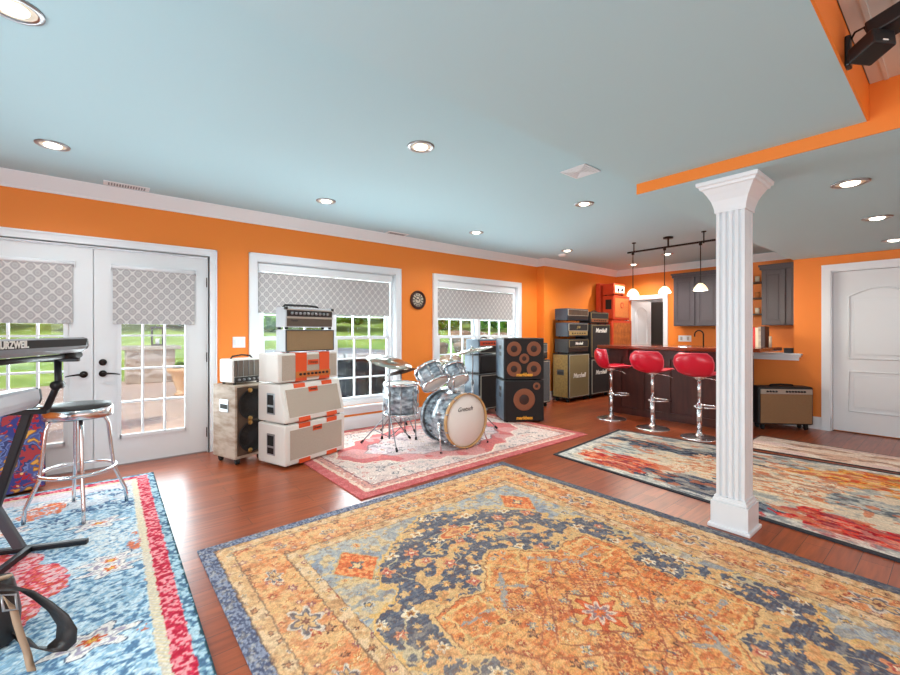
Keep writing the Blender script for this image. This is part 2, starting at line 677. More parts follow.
RD = (.22, 1.10, 0, 2.05)
b = MB()
wall_y(b, XR, XR + .12, (Y0 - .15, 1.48), 0, 2.5, [RD])
b.box(XR + .12, 1.36, 0, XB, 1.48, 2.7)
b.box(XR + .10, .22, 0, XR + .12, 1.10, 2.05)
struct(b.build('wall_right', 'orange_wall'), 'orange wall with the white panel door')
b = MB()
b.box(XR, 1.48, 0, XR + .12, 1.93, .93)
struct(b.build('wall_knee', 'orange_wall'), 'low orange wall under the white ledge')
b = MB()
b.box(X0 - .15, Y0 - .15, 0, XR + .12, Y0, 2.7)
struct(b.build('wall_near', 'orange_wall'))
b = MB()
b.box(X0 - .15, Y0, 0, X0, YW, 2.7)
struct(b.build('wall_behind', 'orange_wall'))
# store room beyond the far doorway
b = MB()
b.box(11.05, 2.8, 0, 11.2, 5.2, 2.7)
b.box(XB + .12, 2.68, 0, 11.2, 2.8, 2.7)
b.box(XB + .12, 5.2, 0, 11.2, 5.32, 2.7)
b.box(XB + .12, 2.68, 2.45, 11.2, 5.32, 2.7)
struct(b.build('wall_store', 'white_trim'))

b = MB()
b.box(X0 - .15, Y0 - .15, ZC, XB + .15, YW + .16, ZC + .3)
struct(b.build('ceiling', 'blue_ceiling'), 'pale blue ceiling')
b = MB()
b.box(X0, .312, ZS1, 2.95, 1.485, ZC)
struct(b.build('ceiling_soffit', 'blue_ceiling'), 'pale blue dropped ceiling beside the tray')
b = MB()
b.box(2.95, Y0, ZS2, XR + .0, 1.485, ZC)
struct(b.build('ceiling_soffit', 'blue_ceiling'), 'lowest pale blue ceiling above the column')
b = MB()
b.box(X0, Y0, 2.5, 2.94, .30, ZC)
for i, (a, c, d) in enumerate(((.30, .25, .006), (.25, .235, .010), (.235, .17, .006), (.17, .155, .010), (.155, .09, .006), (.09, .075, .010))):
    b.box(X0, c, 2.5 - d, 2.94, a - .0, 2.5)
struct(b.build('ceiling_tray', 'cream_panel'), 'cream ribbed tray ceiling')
b = MB()
b.box(X0, .304, ZS1, 2.942, .312, 2.5)
struct(b.build('trim_1', 'orange_wall'), 'orange side of the ceiling tray')
b = MB()
b.box(2.942, Y0, ZS2, 2.95, 1.485, ZS1)
b.box(2.942, Y0, ZS1, 2.95, .312, 2.5)
struct(b.build('trim_2', 'orange_wall'), 'orange edge of the lowest ceiling')

# crown moulding
CR = [(0, 0), (0, -.125), (.012, -.125), (.02, -.105), (.05, -.07), (.085, -.03), (.1, -.012), (.105, 0)]
def crown_x(b, x0, x1, y, m0=0, m1=0):
    t = bmesh.new()
    A = [t.verts.new((x0 + m0 * p, y - p, ZC + q)) for p, q in CR]
    B = [t.verts.new((x1 + m1 * p, y - p, ZC + q)) for p, q in CR]
    n = len(CR)
    for i in range(n):
        j = (i + 1) % n
        t.faces.new((A[i], A[j], B[j], B[i]))
    t.faces.new(A)
    t.faces.new(B[::-1])
    bmesh.ops.recalc_face_normals(t, faces=t.faces[:])
    b._new(t)
def crown_y(b, y0, y1, x, m0=0, m1=0):
    t = bmesh.new()
    A = [t.verts.new((x - p, y0 + m0 * p, ZC + q)) for p, q in CR]
    B = [t.verts.new((x - p, y1 + m1 * p, ZC + q)) for p, q in CR]
    n = len(CR)
    for i in range(n):
        j = (i + 1) % n
        t.faces.new((A[i], A[j], B[j], B[i]))
    t.faces.new(A)
    t.faces.new(B[::-1])
    bmesh.ops.recalc_face_normals(t, faces=t.faces[:])
    b._new(t)
b = MB()
crown_x(b, X0, 6.33, YW, 0, -1)
crown_y(b, YW - .17, YW, 6.33, -1, -1)
crown_x(b, 6.33, XB, YW - .17, -1, -1)
crown_y(b, 1.48, YW - .17, XB, 0, -1)
struct(b.build('trim_3', 'white_trim'), 'white crown moulding')

# baseboards
b = MB()
for a, c in ((X0, -1.05), (.975, 6.33)):
    b.box(a, YW - .016, 0, c, YW, .135)
    b.box(a, YW - .012, .135, c, YW, .165)
struct(b.build('baseboard_left', 'white_trim'))
b = MB()
b.box(6.33, YW - .186, 0, XB, YW - .17, .165)
b.box(6.314, YW - .186, 0, 6.33, YW, .165)
struct(b.build('baseboard_corner', 'white_trim'))
b = MB()
b.box(XR - .016, 1.19, 0, XR, 1.93, .135)
b.box(XR - .012, 1.19, .135, XR, 1.93, .16)
b.box(XR - .016, Y0, 0, XR, .13, .16)
struct(b.build('baseboard_right', 'white_trim'))

# casings
def casing_x(b, x0, x1, z0, z1, y, w=.085, sill=False):
    for (a, c) in ((x0 - w, x0), (x1, x1 + w)):
        b.box(a, y - .02, z0, c, y, z1)
    b.box(x0 - w, y - .02, z1, x1 + w, y, z1 + w)
    b.box(x0 - w, y - .03, z1 + w - .016, x1 + w, y - .02, z1 + w)
    b.box(x0 - w, y - .03, z0, x0 - w + .016, y - .02, z1 + w)
    b.box(x1 + w - .016, y - .03, z0, x1 + w, y - .02, z1 + w)
    if sill:
        b.box(x0 - w - .02, y - .055, z0 - .025, x1 + w + .02, y, z0)
        b.box(x0 - w, y - .022, z0 - .105, x1 + w, y, z0 - .025)
b = MB()
casing_x(b, -.96, .895, 0, 2.055, YW)
b.box(-.975, YW - .02, 0, -.956, YW + .16, 2.05)
b.box(.891, YW - .02, 0, .91, YW + .16, 2.05)
b.box(-.975, YW - .02, 2.046, .91, YW + .16, 2.066)
struct(b.build('trim_4', 'white_trim'), 'white casing of the glazed doors')
b = MB()
casing_x(b, W1[0], W1[1], W1[2], W1[3], YW, sill=True)
struct(b.build('trim_5', 'white_trim'), 'white casing of the nearer window')
b = MB()
casing_x(b, W2[0], W2[1], W2[2], W2[3], YW, sill=True)
struct(b.build('trim_6', 'white_trim'), 'white casing of the farther window')
b = MB()
for (a, c) in ((1.10, 1.19), (.13, .22)):
    b.box(XR - .022, a, 0, XR, c, 2.05)
    b.box(XR - .03, a - .0, 0, XR, c + .0, .17)
b.box(XR - .022, .13, 2.05, XR, 1.19, 2.13)
b.box(XR - .03, .13, 2.115, XR - .02, 1.19, 2.13)
b.box(XR, 1.088, 0, XR + .12, 1.10, 2.05)
b.box(XR, .22, 0, XR + .12, .232, 2.05)
b.box(XR, .22, 2.038, XR + .12, 1.10, 2.05)
struct(b.build('trim_7', 'white_trim'), 'white casing of the panel door')
b = MB()
b.box(XB - .022, 3.82, 0, XB, 3.905, 1.95)
b.box(XB - .022, 4.64, 0, XB, 4.725, 1.95)
b.box(XB - .022, 3.82, 1.95, XB, 4.725, 2.035)
struct(b.build('trim_8', 'white_trim'), 'white casing of the doorway behind the bar')

# ------------------------------------------------------------------ windows
def window(name, x0, x1, z0, z1, label):
    root = bpy.data.objects.new(name, None)
    COL.objects.link(root)
    root.location = ((x0 + x1) / 2, YW, z0)
    root['kind'] = 'structure'
    root['label'] = label
    ox, oz = -(x0 + x1) / 2, -z0
    def L(b_, a0, y0, c0, a1, y1, c1):
        b_.box(a0 + ox, y0, c0 + oz, a1 + ox, y1, c1 + oz)
    mid = (x0 + x1) / 2
    f = MB()
    L(f, x0, .04, z0, x0 + .055, .16, z1)
    L(f, x1 - .055, .04, z0, x1, .16, z1)
    L(f, mid - .035, .04, z0, mid + .035, .16, z1)
    for (a, c) in ((x0 + .055, mid - .035), (mid + .035, x1 - .055)):
        L(f, a, .04, z0, c, .16, z0 + .06)
        L(f, a, .04, z1 - .05, c, .16, z1)
    # white jamb lining
    L(f, x0, 0, z0, x0 + .012, .04, z1)
    L(f, x1 - .012, 0, z0, x1, .04, z1)
    L(f, x0, 0, z1 - .012, x1, .04, z1)
    f.build('window_frame', 'white_trim', root)
    zm = 1.19
    for (a, c) in ((x0 + .055, mid - .035), (mid + .035, x1 - .055)):
        for (lo, hi, yy) in ((z0 + .06, zm + .02, .06), (zm - .02, z1 - .05, .10)):
            s_ = MB()
            st = .048
            L(s_, a, yy, lo, a + st, yy + .035, hi)
            L(s_, c - st, yy, lo, c, yy + .035, hi)
            L(s_, a + st, yy, lo, c - st, yy + .035, lo + .045)
            L(s_, a + st, yy, hi - .04, c - st, yy + .035, hi)
            gw = (c - a - 2 * st) / 3
            for k in (1, 2):
                L(s_, a + st + gw * k - .009, yy + .006, lo + .045, a + st + gw * k + .009, yy + .03, hi - .04)
            gh = (hi - lo - .085) / 3
            for k in (1, 2):
                zz = lo + .045 + gh * k
                L(s_, a + st, yy + .008, zz - .009, c - st, yy + .028, zz + .009)
            so = s_.build('sash', 'white_trim', root)
            g = MB()
            L(g, a + st - .004, yy + .016, lo + .042, c - st + .004, yy + .02, hi - .037)
            g.build('pane', 'glass', so)
    return root
window('window_1', *W1, 'white double window nearer the glazed doors')
window('window_2', *W2, 'white double window behind the drum kit')

def door_leaf(name, x0, x1, label, hs):
    root = bpy.data.objects.new(name, None)
    COL.objects.link(root)
    root.location = (x0, YW + .012, .012)
    root['kind'] = 'structure'
    root['label'] = label
    w, h = x1 - x0, 2.03
    gx0, gx1, gz0, gz1 = .19, w - .19, .265, 1.86
    f = MB()
    f.box(0, 0, 0, gx0, .045, h)
    f.box(gx1, 0, 0, w, .045, h)
    f.box(gx0, 0, 0, gx1, .045, gz0)
    f.box(gx0, 0, gz1, gx1, .045, h)
    if hs < 0:
        f.box(w - .03, .028, 0, w + .03, .05, h)
    # raised glazing bead
    for (a, c, lo, hi) in ((gx0 - .02, gx0 + .012, gz0 - .02, gz1 + .02), (gx1 - .012, gx1 + .02, gz0 - .02, gz1 + .02)):
        f.box(a, -.014, lo, c, 0, hi)
    f.box(gx0, -.014, gz0 - .02, gx1, 0, gz0 + .012)
    f.box(gx0, -.014, gz1 - .012, gx1, 0, gz1 + .02)
    f.build('door_panel', 'white_door', root)
    mu = MB()
    for k in (1, 2):
        x = gx0 + (gx1 - gx0) * k / 3
        mu.box(x - .009, .002, gz0, x + .009, .03, gz1)
    for k in range(1, 5):
        z = gz0 + (gz1 - gz0) * k / 5
        mu.box(gx0, .004, z - .009, gx1, .028, z + .009)
    mu.build('muntins', 'white_door', root)
    g = MB()
    g.box(gx0, .014, gz0, gx1, .02, gz1)
    g.build('pane', 'glass', root)
    hx = .065 if hs > 0 else w - .065
    hd = MB()
    hd.cyl((hx, 0, .87), (hx, -.016, .87), .03, seg=20)
    hd.cyl((hx, -.016, .87), (hx, -.05, .87), .011)
    hd.tube([(hx, -.05, .87), (hx + hs * .04, -.052, .872), (hx + hs * .09, -.05, .866), (hx + hs * .125, -.046, .858)], .008, radii=[.011, .009, .007, .006])
    hd.build('door_handle', 'bronze', root)
    if hs > 0:
        db = MB()
        db.cyl((hx, 0, .975), (hx, -.02, .975), .03, seg=20)
        db.box(hx - .006, -.034, .955, hx + .006, -.02, .995, .002)
        db.build('deadbolt', 'bronze', root)
    hi_x = w if hs > 0 else 0
    for z in (.2, .99, 1.78):
        hh = MB()
        hh.cyl((hi_x, -.008, z - .05), (hi_x, -.008, z + .05), .008, seg=10)
        hh.build('hinge', 'bronze', root)
    return root
door_leaf('door_1', -.955, -.035, 'left white glazed door with the lever handle', -1)
door_leaf('door_2', -.03, .89, 'right white glazed door with the lever handle and deadbolt', 1)
b = MB()
b.box(-.96, YW + .0, 0, .895, YW + .16, .012)
struct(b.build('trim_9', 'steel'))

def panel_door(name, w, h, label):
    """two-panel door with an arched upper panel; lies along +X from hinge, faces -Y"""
    root = bpy.data.objects.new(name, None)
    COL.objects.link(root)
    root['kind'] = 'structure'
    root['label'] = label
    f = MB()
    f.box(0, 0, 0, w, .04, h)
    def rim(pts, r=.011):
        f.tube([(x, -.002, z) for x, z in pts], r, seg=8, closed=True)
    x0, x1 = .15, w - .15
    n = 12
    arch = [(x0 + (x1 - x0) * i / n, 1.70 + .10 * math.sin(PI * i / n)) for i in range(n + 1)]
    rim([(x0, .92)] + arch + [(x1, .92)])
    rim([(x0, .26), (x0, .76), (x1, .76), (x1, .26)])
    for lo, hi in ((.97, 1.66), (.31, .71)):
        f.box(x0 + .045, -.007, lo, x1 - .045, 0, hi, .006, 1)
    f.build('door_panel', 'white_door', root)
    k = MB()
    k.lathe([(0, 0), (.028, 0), (.028, .006), (.012, .012), (.012, .03), (.026, .042), (.026, .056), (0, .066)], 18, Matrix.Translation((w - .07, 0, .95)) @ Matrix.Rotation(R(90), 4, 'X'))
    k.build('door_knob', 'bronze', root)
    return root
d3 = panel_door('door_3', .852, 2.02, 'white two-panel door with an arched top panel')
d3.location = (XR + .05, 1.086, .014)
d3.rotation_euler = (0, 0, R(-90))
d4 = panel_door('door_4', .70, 1.93, 'white panel door standing ajar behind the bar')
d4.location = (XB + .09, 4.625, .01)
d4.rotation_euler = (0, 0, R(-8))

# white ledge on the low wall
b = MB()
b.box(XR - .05, 1.40, .93, XR + .17, 1.93, .955)
b.box(XR - .03, 1.42, .885, XR, 1.93, .93)
struct(b.build('trim_10', 'white_trim'), 'white ledge on the low orange wall')
b = MB()
b.box(XR - .075, 1.385, .955, XR + .19, 1.93, .98, .006)
struct(b.build('trim_11', 'white_trim'))

# ------------------------------------------------------------------ column
def column():
    root = empty('column', 'white fluted square column between the rugs', 'column', (3.2, .96, 0))
    h = ZS2
    b = MB()
    b.box(-.12, -.12, 0, .12, .12, .025, .006)
    b.box(-.105, -.105, .025, .105, .105, .17)
    b.box(-.097, -.097, .17, .097, .097, .19, .005)
    b.box(-.09, -.09, .19, .09, .09, .205)
    b.build('column_base', 'white_trim', root)
    s = MB()
    w = .08
    nf = 4
    # outline with flutes on each face
    side = []
    fw = 2 * w / (nf * 2 + 1)
    for i in range(nf * 2 + 1):
        a = -w + fw * i
        if i % 2 == 0:
            side.append((a, 0))
            side.append((a + fw, 0))
        else:
            for k in (1, 2, 3):
                t = k / 4
                side.append((a + fw * t, .016 * math.sin(PI * t)))
    poly = []
    for q in range(4):
        ca, sa = math.cos(q * PI / 2), math.sin(q * PI / 2)
        for (u, dpt) in side:
            x, y = u, -w + dpt
            p = (x * ca - y * sa, x * sa + y * ca)
            if not poly or (abs(p[0] - poly[-1][0]) + abs(p[1] - poly[-1][1])) > 1e-5:
                poly.append(p)
    if abs(poly[0][0] - poly[-1][0]) + abs(poly[0][1] - poly[-1][1]) < 1e-5:
        poly.pop()
    s.prism(poly, .205, h - .19)
    s.build('column_shaft', 'white_trim', root)
    c = MB()
    def sq(prof):
        t = bmesh.new()
        rings = [[t.verts.new((sx * r, sy * r, z)) for sx, sy in ((-1, -1), (1, -1), (1, 1), (-1, 1))] for r, z in prof]
        for A, B in zip(rings, rings[1:]):
            for i in range(4):
                j = (i + 1) % 4
                t.faces.new((A[i], A[j], B[j], B[i]))
        t.faces.new(rings[0][::-1])
        t.faces.new(rings[-1])
        bmesh.ops.recalc_face_normals(t, faces=t.faces[:])
        c._new(t)
    sq([(.088, h - .20), (.088, h - .185), (.092, h - .165), (.103, h - .125), (.122, h - .085), (.14, h - .055), (.143, h - .05), (.155, h - .045), (.158, h - .03), (.17, h - .024), (.172, h - .001)])
    c.build('capital', 'white_trim', root)
column()

# ------------------------------------------------------------------ roller blinds
def blind(x0, x1, ztop, zbot, y, label, valance):
    root = empty('roller_blind', label, 'blind', ((x0 + x1) / 2, y, ztop), 0, 'trellis patterned roller blinds')
    w = (x1 - x0) / 2
    f = MB()
    f.box(-w + .012, -.004, zbot - ztop, w - .012, 0, -.01)
    f.box(-w + .012, -.008, zbot - ztop - .012, w - .012, .004, zbot - ztop + .008, .002, 1)
    f.build('blind_fabric', 'trellis', root)
    v = MB()
    if valance:
        v.box(-w, -.05, -.005, w, .02, .085, .012)
    else:
        v.cyl((-w, 0, 0), (w, 0, 0), .02, seg=18)
        v.box(-w - .006, -.02, -.03, -w, .03, .024)
        v.box(w, -.02, -.03, w + .006, .03, .024)
    v.build('blind_cassette', 'white_trim', root)
blind(-.82, -.165, 1.885, 1.355, YW - .005, 'grey trellis blind on the left glazed door', False)
blind(.095, .785, 1.885, 1.355, YW - .005, 'grey trellis blind on the right glazed door', False)
blind(1.40, 3.165, 1.965, 1.50, YW + .035, 'grey trellis blind in the window behind the amplifier stack', True)
blind(3.98, 5.72, 1.955, 1.49, YW + .035, 'grey trellis blind in the window behind the drum kit', True)

# ------------------------------------------------------------------ ceiling fixtures
def recessed(x, y, z, label, energy):
    root = empty('recessed_light', label, 'ceiling light', (x, y, z), 0, 'recessed ceiling lights')
    r_ = MB()
    r_.lathe([(.072, -.002), (.078, -.009), (.096, -.007), (.099, 0), (.072, -.0005)], 32)
    r_.build('trim_ring', 'steel', root)
    f = MB()
    f.lathe([(.074, -.004), (.05, -.001), (.048, -.0045)], 28)
    f.build('baffle', 'baffle', root)
    bl = MB()
    bl.lathe([(.05, -.003), (.044, -.012), (.025, -.018), (0, -.02)], 24)
    bl.build('bulb', 'bulb', root)
    l = light('lamp_light', 'SPOT', (0, 0, -.04), energy, (1, .97, .93), (0, 0, 0), .05, parent=root, spot=R(150))
    return root
E1 = 26
for x, y, lab in ((-.25, 4.17, 'recessed light before the glazed doors'), (-.27, 2.51, 'recessed light at the top left corner of the picture'),
                  (1.8, 4.17, 'recessed light before the nearer window'), (1.8, 2.51, 'recessed light above the space between the patterned rugs'),
                  (3.93, 4.2, 'recessed light above the drum kit'), (3.92, 2.54, 'recessed light beside the square ceiling vent'),
                  (5.96, 4.18, 'recessed light before the far amplifier stacks'), (8.2, 4.2, 'small recessed light in the far corner behind the left pendant'),
                  (7.55, 3.27, 'small recessed light behind the middle pendant')):
    recessed(x, y, ZC, lab, E1 if x < 5 else 58)
for x, lab in ((3.79, 'nearest recessed light in the low ceiling right of the column'), (5.12, 'middle recessed light in the low ceiling right of the column'),
               (6.49, 'farthest recessed light in the low ceiling by the white door')):
    recessed(x, .48, ZS2, lab, 6)

def vent(x, y, w, d, label, kind='slot'):
    root = empty('ceiling_vent', label, 'vent', (x, y, ZC))
    b = MB()
    b.box(-w / 2, -d / 2, -.008, w / 2, d / 2, 0, .003, 1)
    b.build('vent_plate', 'white_trim', root)
    s = MB()
    if kind == 'slot':
        n = 14
        for i in range(n):
            x_ = -w / 2 + .03 + (w - .06) * (i + .5) / n
            s.box(x_ - (w - .06) / n * .3, -d / 2 + .025, -.010, x_ + (w - .06) / n * .3, d / 2 - .025, -.0075)
        s.build('vent_slots', 'keyboard_grey', root)
    else:
        for i in range(4):
            k = .02 + i * .022
            for (a, c, e, g) in ((-1, -1, 1, -.9), ):
                pass
            s.box(-w / 2 + k, -d / 2 + k, -.011, w / 2 - k, -d / 2 + k + .006, -.0075)
            s.box(-w / 2 + k, d / 2 - k - .006, -.011, w / 2 - k, d / 2 - k, -.0075)
            s.box(-w / 2 + k, -d / 2 + k, -.011, -w / 2 + k + .006, d / 2 - k, -.0075)
            s.box(w / 2 - k - .006, -d / 2 + k, -.011, w / 2 - k, d / 2 - k, -.0075)
        s.build('vent_slots', 'white_trim', root)
vent(.205, 4.9, .34, .13, 'slotted white ceiling vent above the glazed doors')
vent(3.14, 4.93, .32, .13, 'slotted white ceiling vent above the nearer window')
vent(3.10, 2.045, .24, .24, 'square white ceiling vent beside the dropped ceiling', 'square')
b = MB()
b.lathe([(0, -.035), (.05, -.034), (.065, -.02), (.068, 0)], 28)
o = b.build('smoke_detector', 'white_trim', None, (6.2, 4.45, ZC))
tag(o, 'round white smoke detector on the far ceiling', 'smoke detector')

# ------------------------------------------------------------------ track light and pendants
tr = empty('track_light', 'dark bronze rail hung from the ceiling above the bar stools', 'track light', (6.22, 2.68, ZC))
b = MB()
b.box(-.012, -.60, -.15, .012, .60, -.125, .003, 1)
b.build('rail', 'bronze', tr)
b = MB()
b.cyl((0, 0, 0), (0, 0, -.022), .065, seg=28)
b.cyl((0, 0, -.022), (0, 0, -.13), .012)
b.build('canopy', 'bronze', tr)
for y in (-.46, .5):
    b = MB()
    b.cyl((0, y, 0), (0, y, -.012), .03, seg=20)
    b.cyl((0, y, -.012), (0, y, -.16), .008)
    b.build('hanger', 'bronze', tr)
for y, lab in ((.495, 'left frosted glass pendant over the bar stools'), (.03, 'middle frosted glass pendant over the bar stools'), (-.44, 'right frosted glass pendant nearest the column')):
    p = empty('pendant_light', lab, 'pendant light', (6.22, 2.70 + y, ZC - .15), 0, 'frosted pendants on the rail')
    b = MB()
    b.cyl((0, 0, .01), (0, 0, -.03), .02, seg=14)
    b.cyl((0, 0, -.03), (0, 0, -.53), .006, seg=8)
    b.cyl((0, 0, -.53), (0, 0, -.565), .018, seg=14)
    b.build('stem', 'bronze', p)
    b = MB()
    b.lathe([(.02, -0.540), (.035, -0.550), (.06, -0.575), (.08, -0.610), (.086, -0.635), (.08, -0.632), (.058, -0.582), (.03, -0.557), (.018, -0.550)], 28)
    b.build('lamp_shade', 'shade_frost', p)
    light('lamp_light', 'POINT', (0, 0, -.65), 20, (1, .9, .76), size=.04, parent=p)

# ------------------------------------------------------------------ wall things
ck = empty('wall_clock', 'small round dark rimmed clock between the two windows', 'clock', (3.605, YW, 1.735))
FY = Matrix.Rotation(R(90), 4, 'X')
b = MB()
b.lathe([(.098, 0), (.132, 0), (.138, .015), (.13, .03), (.112, .034), (.1, .024), (.098, .01)], 40, FY)
b.build('clock_rim', 'clock_rim', ck)
b = MB()
b.lathe([(0, .012), (.102, .012), (.102, 0), (0, 0)], 40, FY)
b.m(1)
for k in range(12):
    a = R(30 * k)
    b.box(-.007, -.0155, .066, .007, -.012, .092, mtx=Matrix.Rotation(a, 4, 'Y'))
b.lathe([(.048, .0125), (.058, .0125), (.058, .014), (.048, .014)], 30, FY)
b.build('clock_face', ['clock_face', 'black_print'], ck)
b = MB()
b.box(-.006, -.021, -.01, .006, -.017, .05, mtx=Matrix.Rotation(R(-62), 4, 'Y'))
b.box(-.004, -.024, -.012, .004, -.02, .072, mtx=Matrix.Rotation(R(38), 4, 'Y'))
b.build('clock_hands', 'black_print', ck)
sw = empty('light_switch', 'white triple switch plate on the orange wall beside the nearer window', 'light switch', (1.20, YW, 1.155))
b = MB()
b.box(-.065, -.006, -.06, .065, 0, .06, .003, 1)
b.build('switch_plate', 'white_trim', sw)
for x in (-.04, 0, .04):
    b = MB()
    b.box(x - .014, -.01, -.032, x + .014, -.006, .032, .002, 1)
    b.build('rocker', 'white_door', sw)
ot = empty('outlet_plate', 'white outlet plate on the orange wall behind the bar', 'outlet', (XB, 3.5, 1.14), -90)
b = MB()
b.box(-.12, -.006, -.06, .12, 0, .06, .003, 1)
b.build('cover_plate', 'white_trim', ot)
for x in (-.06, .06):
    b = MB()
    b.box(x - .02, -.009, -.035, x + .02, -.006, .035, .002, 1)
    b.build('receptacle', 'silver_panel', ot)

# small loudspeaker on the tray side
sp = empty('satellite_speaker', 'small black double cube speaker on the orange tray side', 'speaker', (2.29, .304, 2.385))
b = MB()
b.box(-.025, -.018, -.07, .025, 0, .05, .005)
b.tube([(0, -.015, -.02), (-.03, -.05, -.05), (-.08, -.08, -.06)], .012)
b.build('wall_bracket', 'black_plastic', sp)
mt = Matrix.Translation((-.085, -.082, -.06)) @ Euler((R(-12), R(6), R(-40))).to_matrix().to_4x4()
b = MB()
b.box(-.042, -.05, -.036, .042, .05, .028, .007, mtx=mt)
b.m(1)
b.box(-.009, -.052, -.024, .009, -.049, -.019, mtx=mt)
b.build('lower_cube', ['black_plastic', 'white_print'], sp)
mt2 = Matrix.Translation((-.06, -.12, .012)) @ Euler((R(-10), R(8), R(-15))).to_matrix().to_4x4()
b = MB()
b.box(-.042, -.062, -.034, .042, .046, .032, .007, mtx=mt2)
b.build('upper_cube', 'black_plastic', sp)
b = MB()
b.tube([(0, -.012, .03), (-.02, -.03, .05), (-.05, -.06, .04), (-.07, -.08, -.02)], .004)
b.build('cable', 'rubber', sp)

# ------------------------------------------------------------------ rugs
_rng = np.random.default_rng(5)
def vnoise(x, y, seed):
    """smooth value noise 0..1, unit cell 1"""
    g = np.random.default_rng(seed).random((64, 64)).astype(np.float32)
    xi, yi = np.floor(x).astype(int), np.floor(y).astype(int)
    fx, fy = x - xi, y - yi
    fx, fy = fx * fx * (3 - 2 * fx), fy * fy * (3 - 2 * fy)
    a = g[xi % 64, yi % 64]
    b_ = g[(xi + 1) % 64, yi % 64]
    c = g[xi % 64, (yi + 1) % 64]
    d = g[(xi + 1) % 64, (yi + 1) % 64]
    return (a * (1 - fx) + b_ * fx) * (1 - fy) + (c * (1 - fx) + d * fx) * fy
def fbm(x, y, seed, octs=4):
    v, a, s = 0, .5, 0
    for k in range(octs):
        v = v + a * vnoise(x * 2 ** k, y * 2 ** k, seed + k)
        s += a
        a *= .5
    return v / s
def C3(c):
    return np.array(c, dtype=np.float32)
def put(img, mask, c, amt=1.0):
    if np.isscalar(amt):
        img[mask] = img[mask] * (1 - amt) + C3(c) * amt
    else:
        a = amt[mask][:, None]
        img[mask] = img[mask] * (1 - a) + C3(c) * a
def inpoly(x, y, P):
    m_ = np.zeros(x.shape, bool)
    n = len(P)
    for i in range(n):
        x0_, y0_ = P[i]
        x1_, y1_ = P[(i + 1) % n]
        if y0_ == y1_:
            continue
        c = ((y0_ > y) != (y1_ > y)) & (x < (x1_ - x0_) * (y - y0_) / (y1_ - y0_) + x0_)
        m_ ^= c
    return m_
def polyedge(x, y, P, w, close=True):
    m_ = np.zeros(x.shape, bool)
    n = len(P)
    for i in range(n if close else n - 1):
        ax, ay = P[i]
        bx, by = P[(i + 1) % n]
        dx, dy = bx - ax, by - ay
        L2 = dx * dx + dy * dy
        if L2 == 0:
            continue
        t = np.clip(((x - ax) * dx + (y - ay) * dy) / L2, 0, 1)
        m_ |= (x - ax - t * dx) ** 2 + (y - ay - t * dy) ** 2 < w * w
    return m_
def flower(img, x, y, cx, cy, r, pet, cols, ph=0.0, asp=1.0, region=None):
    """petalled motif: cols = list of (fraction, colour) from the outside in"""
    w = np.where((np.abs(x - cx) < r * 1.6) & (np.abs(y - cy) < r * 1.6 * asp))
    if len(w[0]) == 0:
        return
    dx, dy = x[w] - cx, (y[w] - cy) / asp
    rad = np.sqrt(dx * dx + dy * dy) / r
    ang = np.arctan2(dy, dx)
    shp = .78 + .26 * np.cos(pet * ang + ph)
    for fr, c in cols:
        k = rad < shp * fr
        if region is not None:
            k &= region[w]
        img[w[0][k], w[1][k]] = C3(c)
def scatter(img, x, y, region, n, rmin, rmax, palettes, seed, mind=.06, asp=1.0, bounds=None):
    rg = random.Random(seed)
    pts = []
    H, W = x.shape
    tries = 0
    while len(pts) < n and tries < n * 60:
        tries += 1
        i, j = rg.randrange(H), rg.randrange(W)
        if not region[i, j] or x[i, j] < -1e-6 or y[i, j] < -1e-6:
            continue
        px, py = x[i, j], y[i, j]
        if any((px - a) ** 2 + (py - c) ** 2 < mind * mind for a, c in pts):
            continue
        pts.append((px, py))
        flower(img, x, y, px, py, rg.uniform(rmin, rmax), rg.choice((4, 5, 6, 8)), rg.choice(palettes), rg.uniform(0, 6), asp * rg.uniform(.8, 1.25), region)

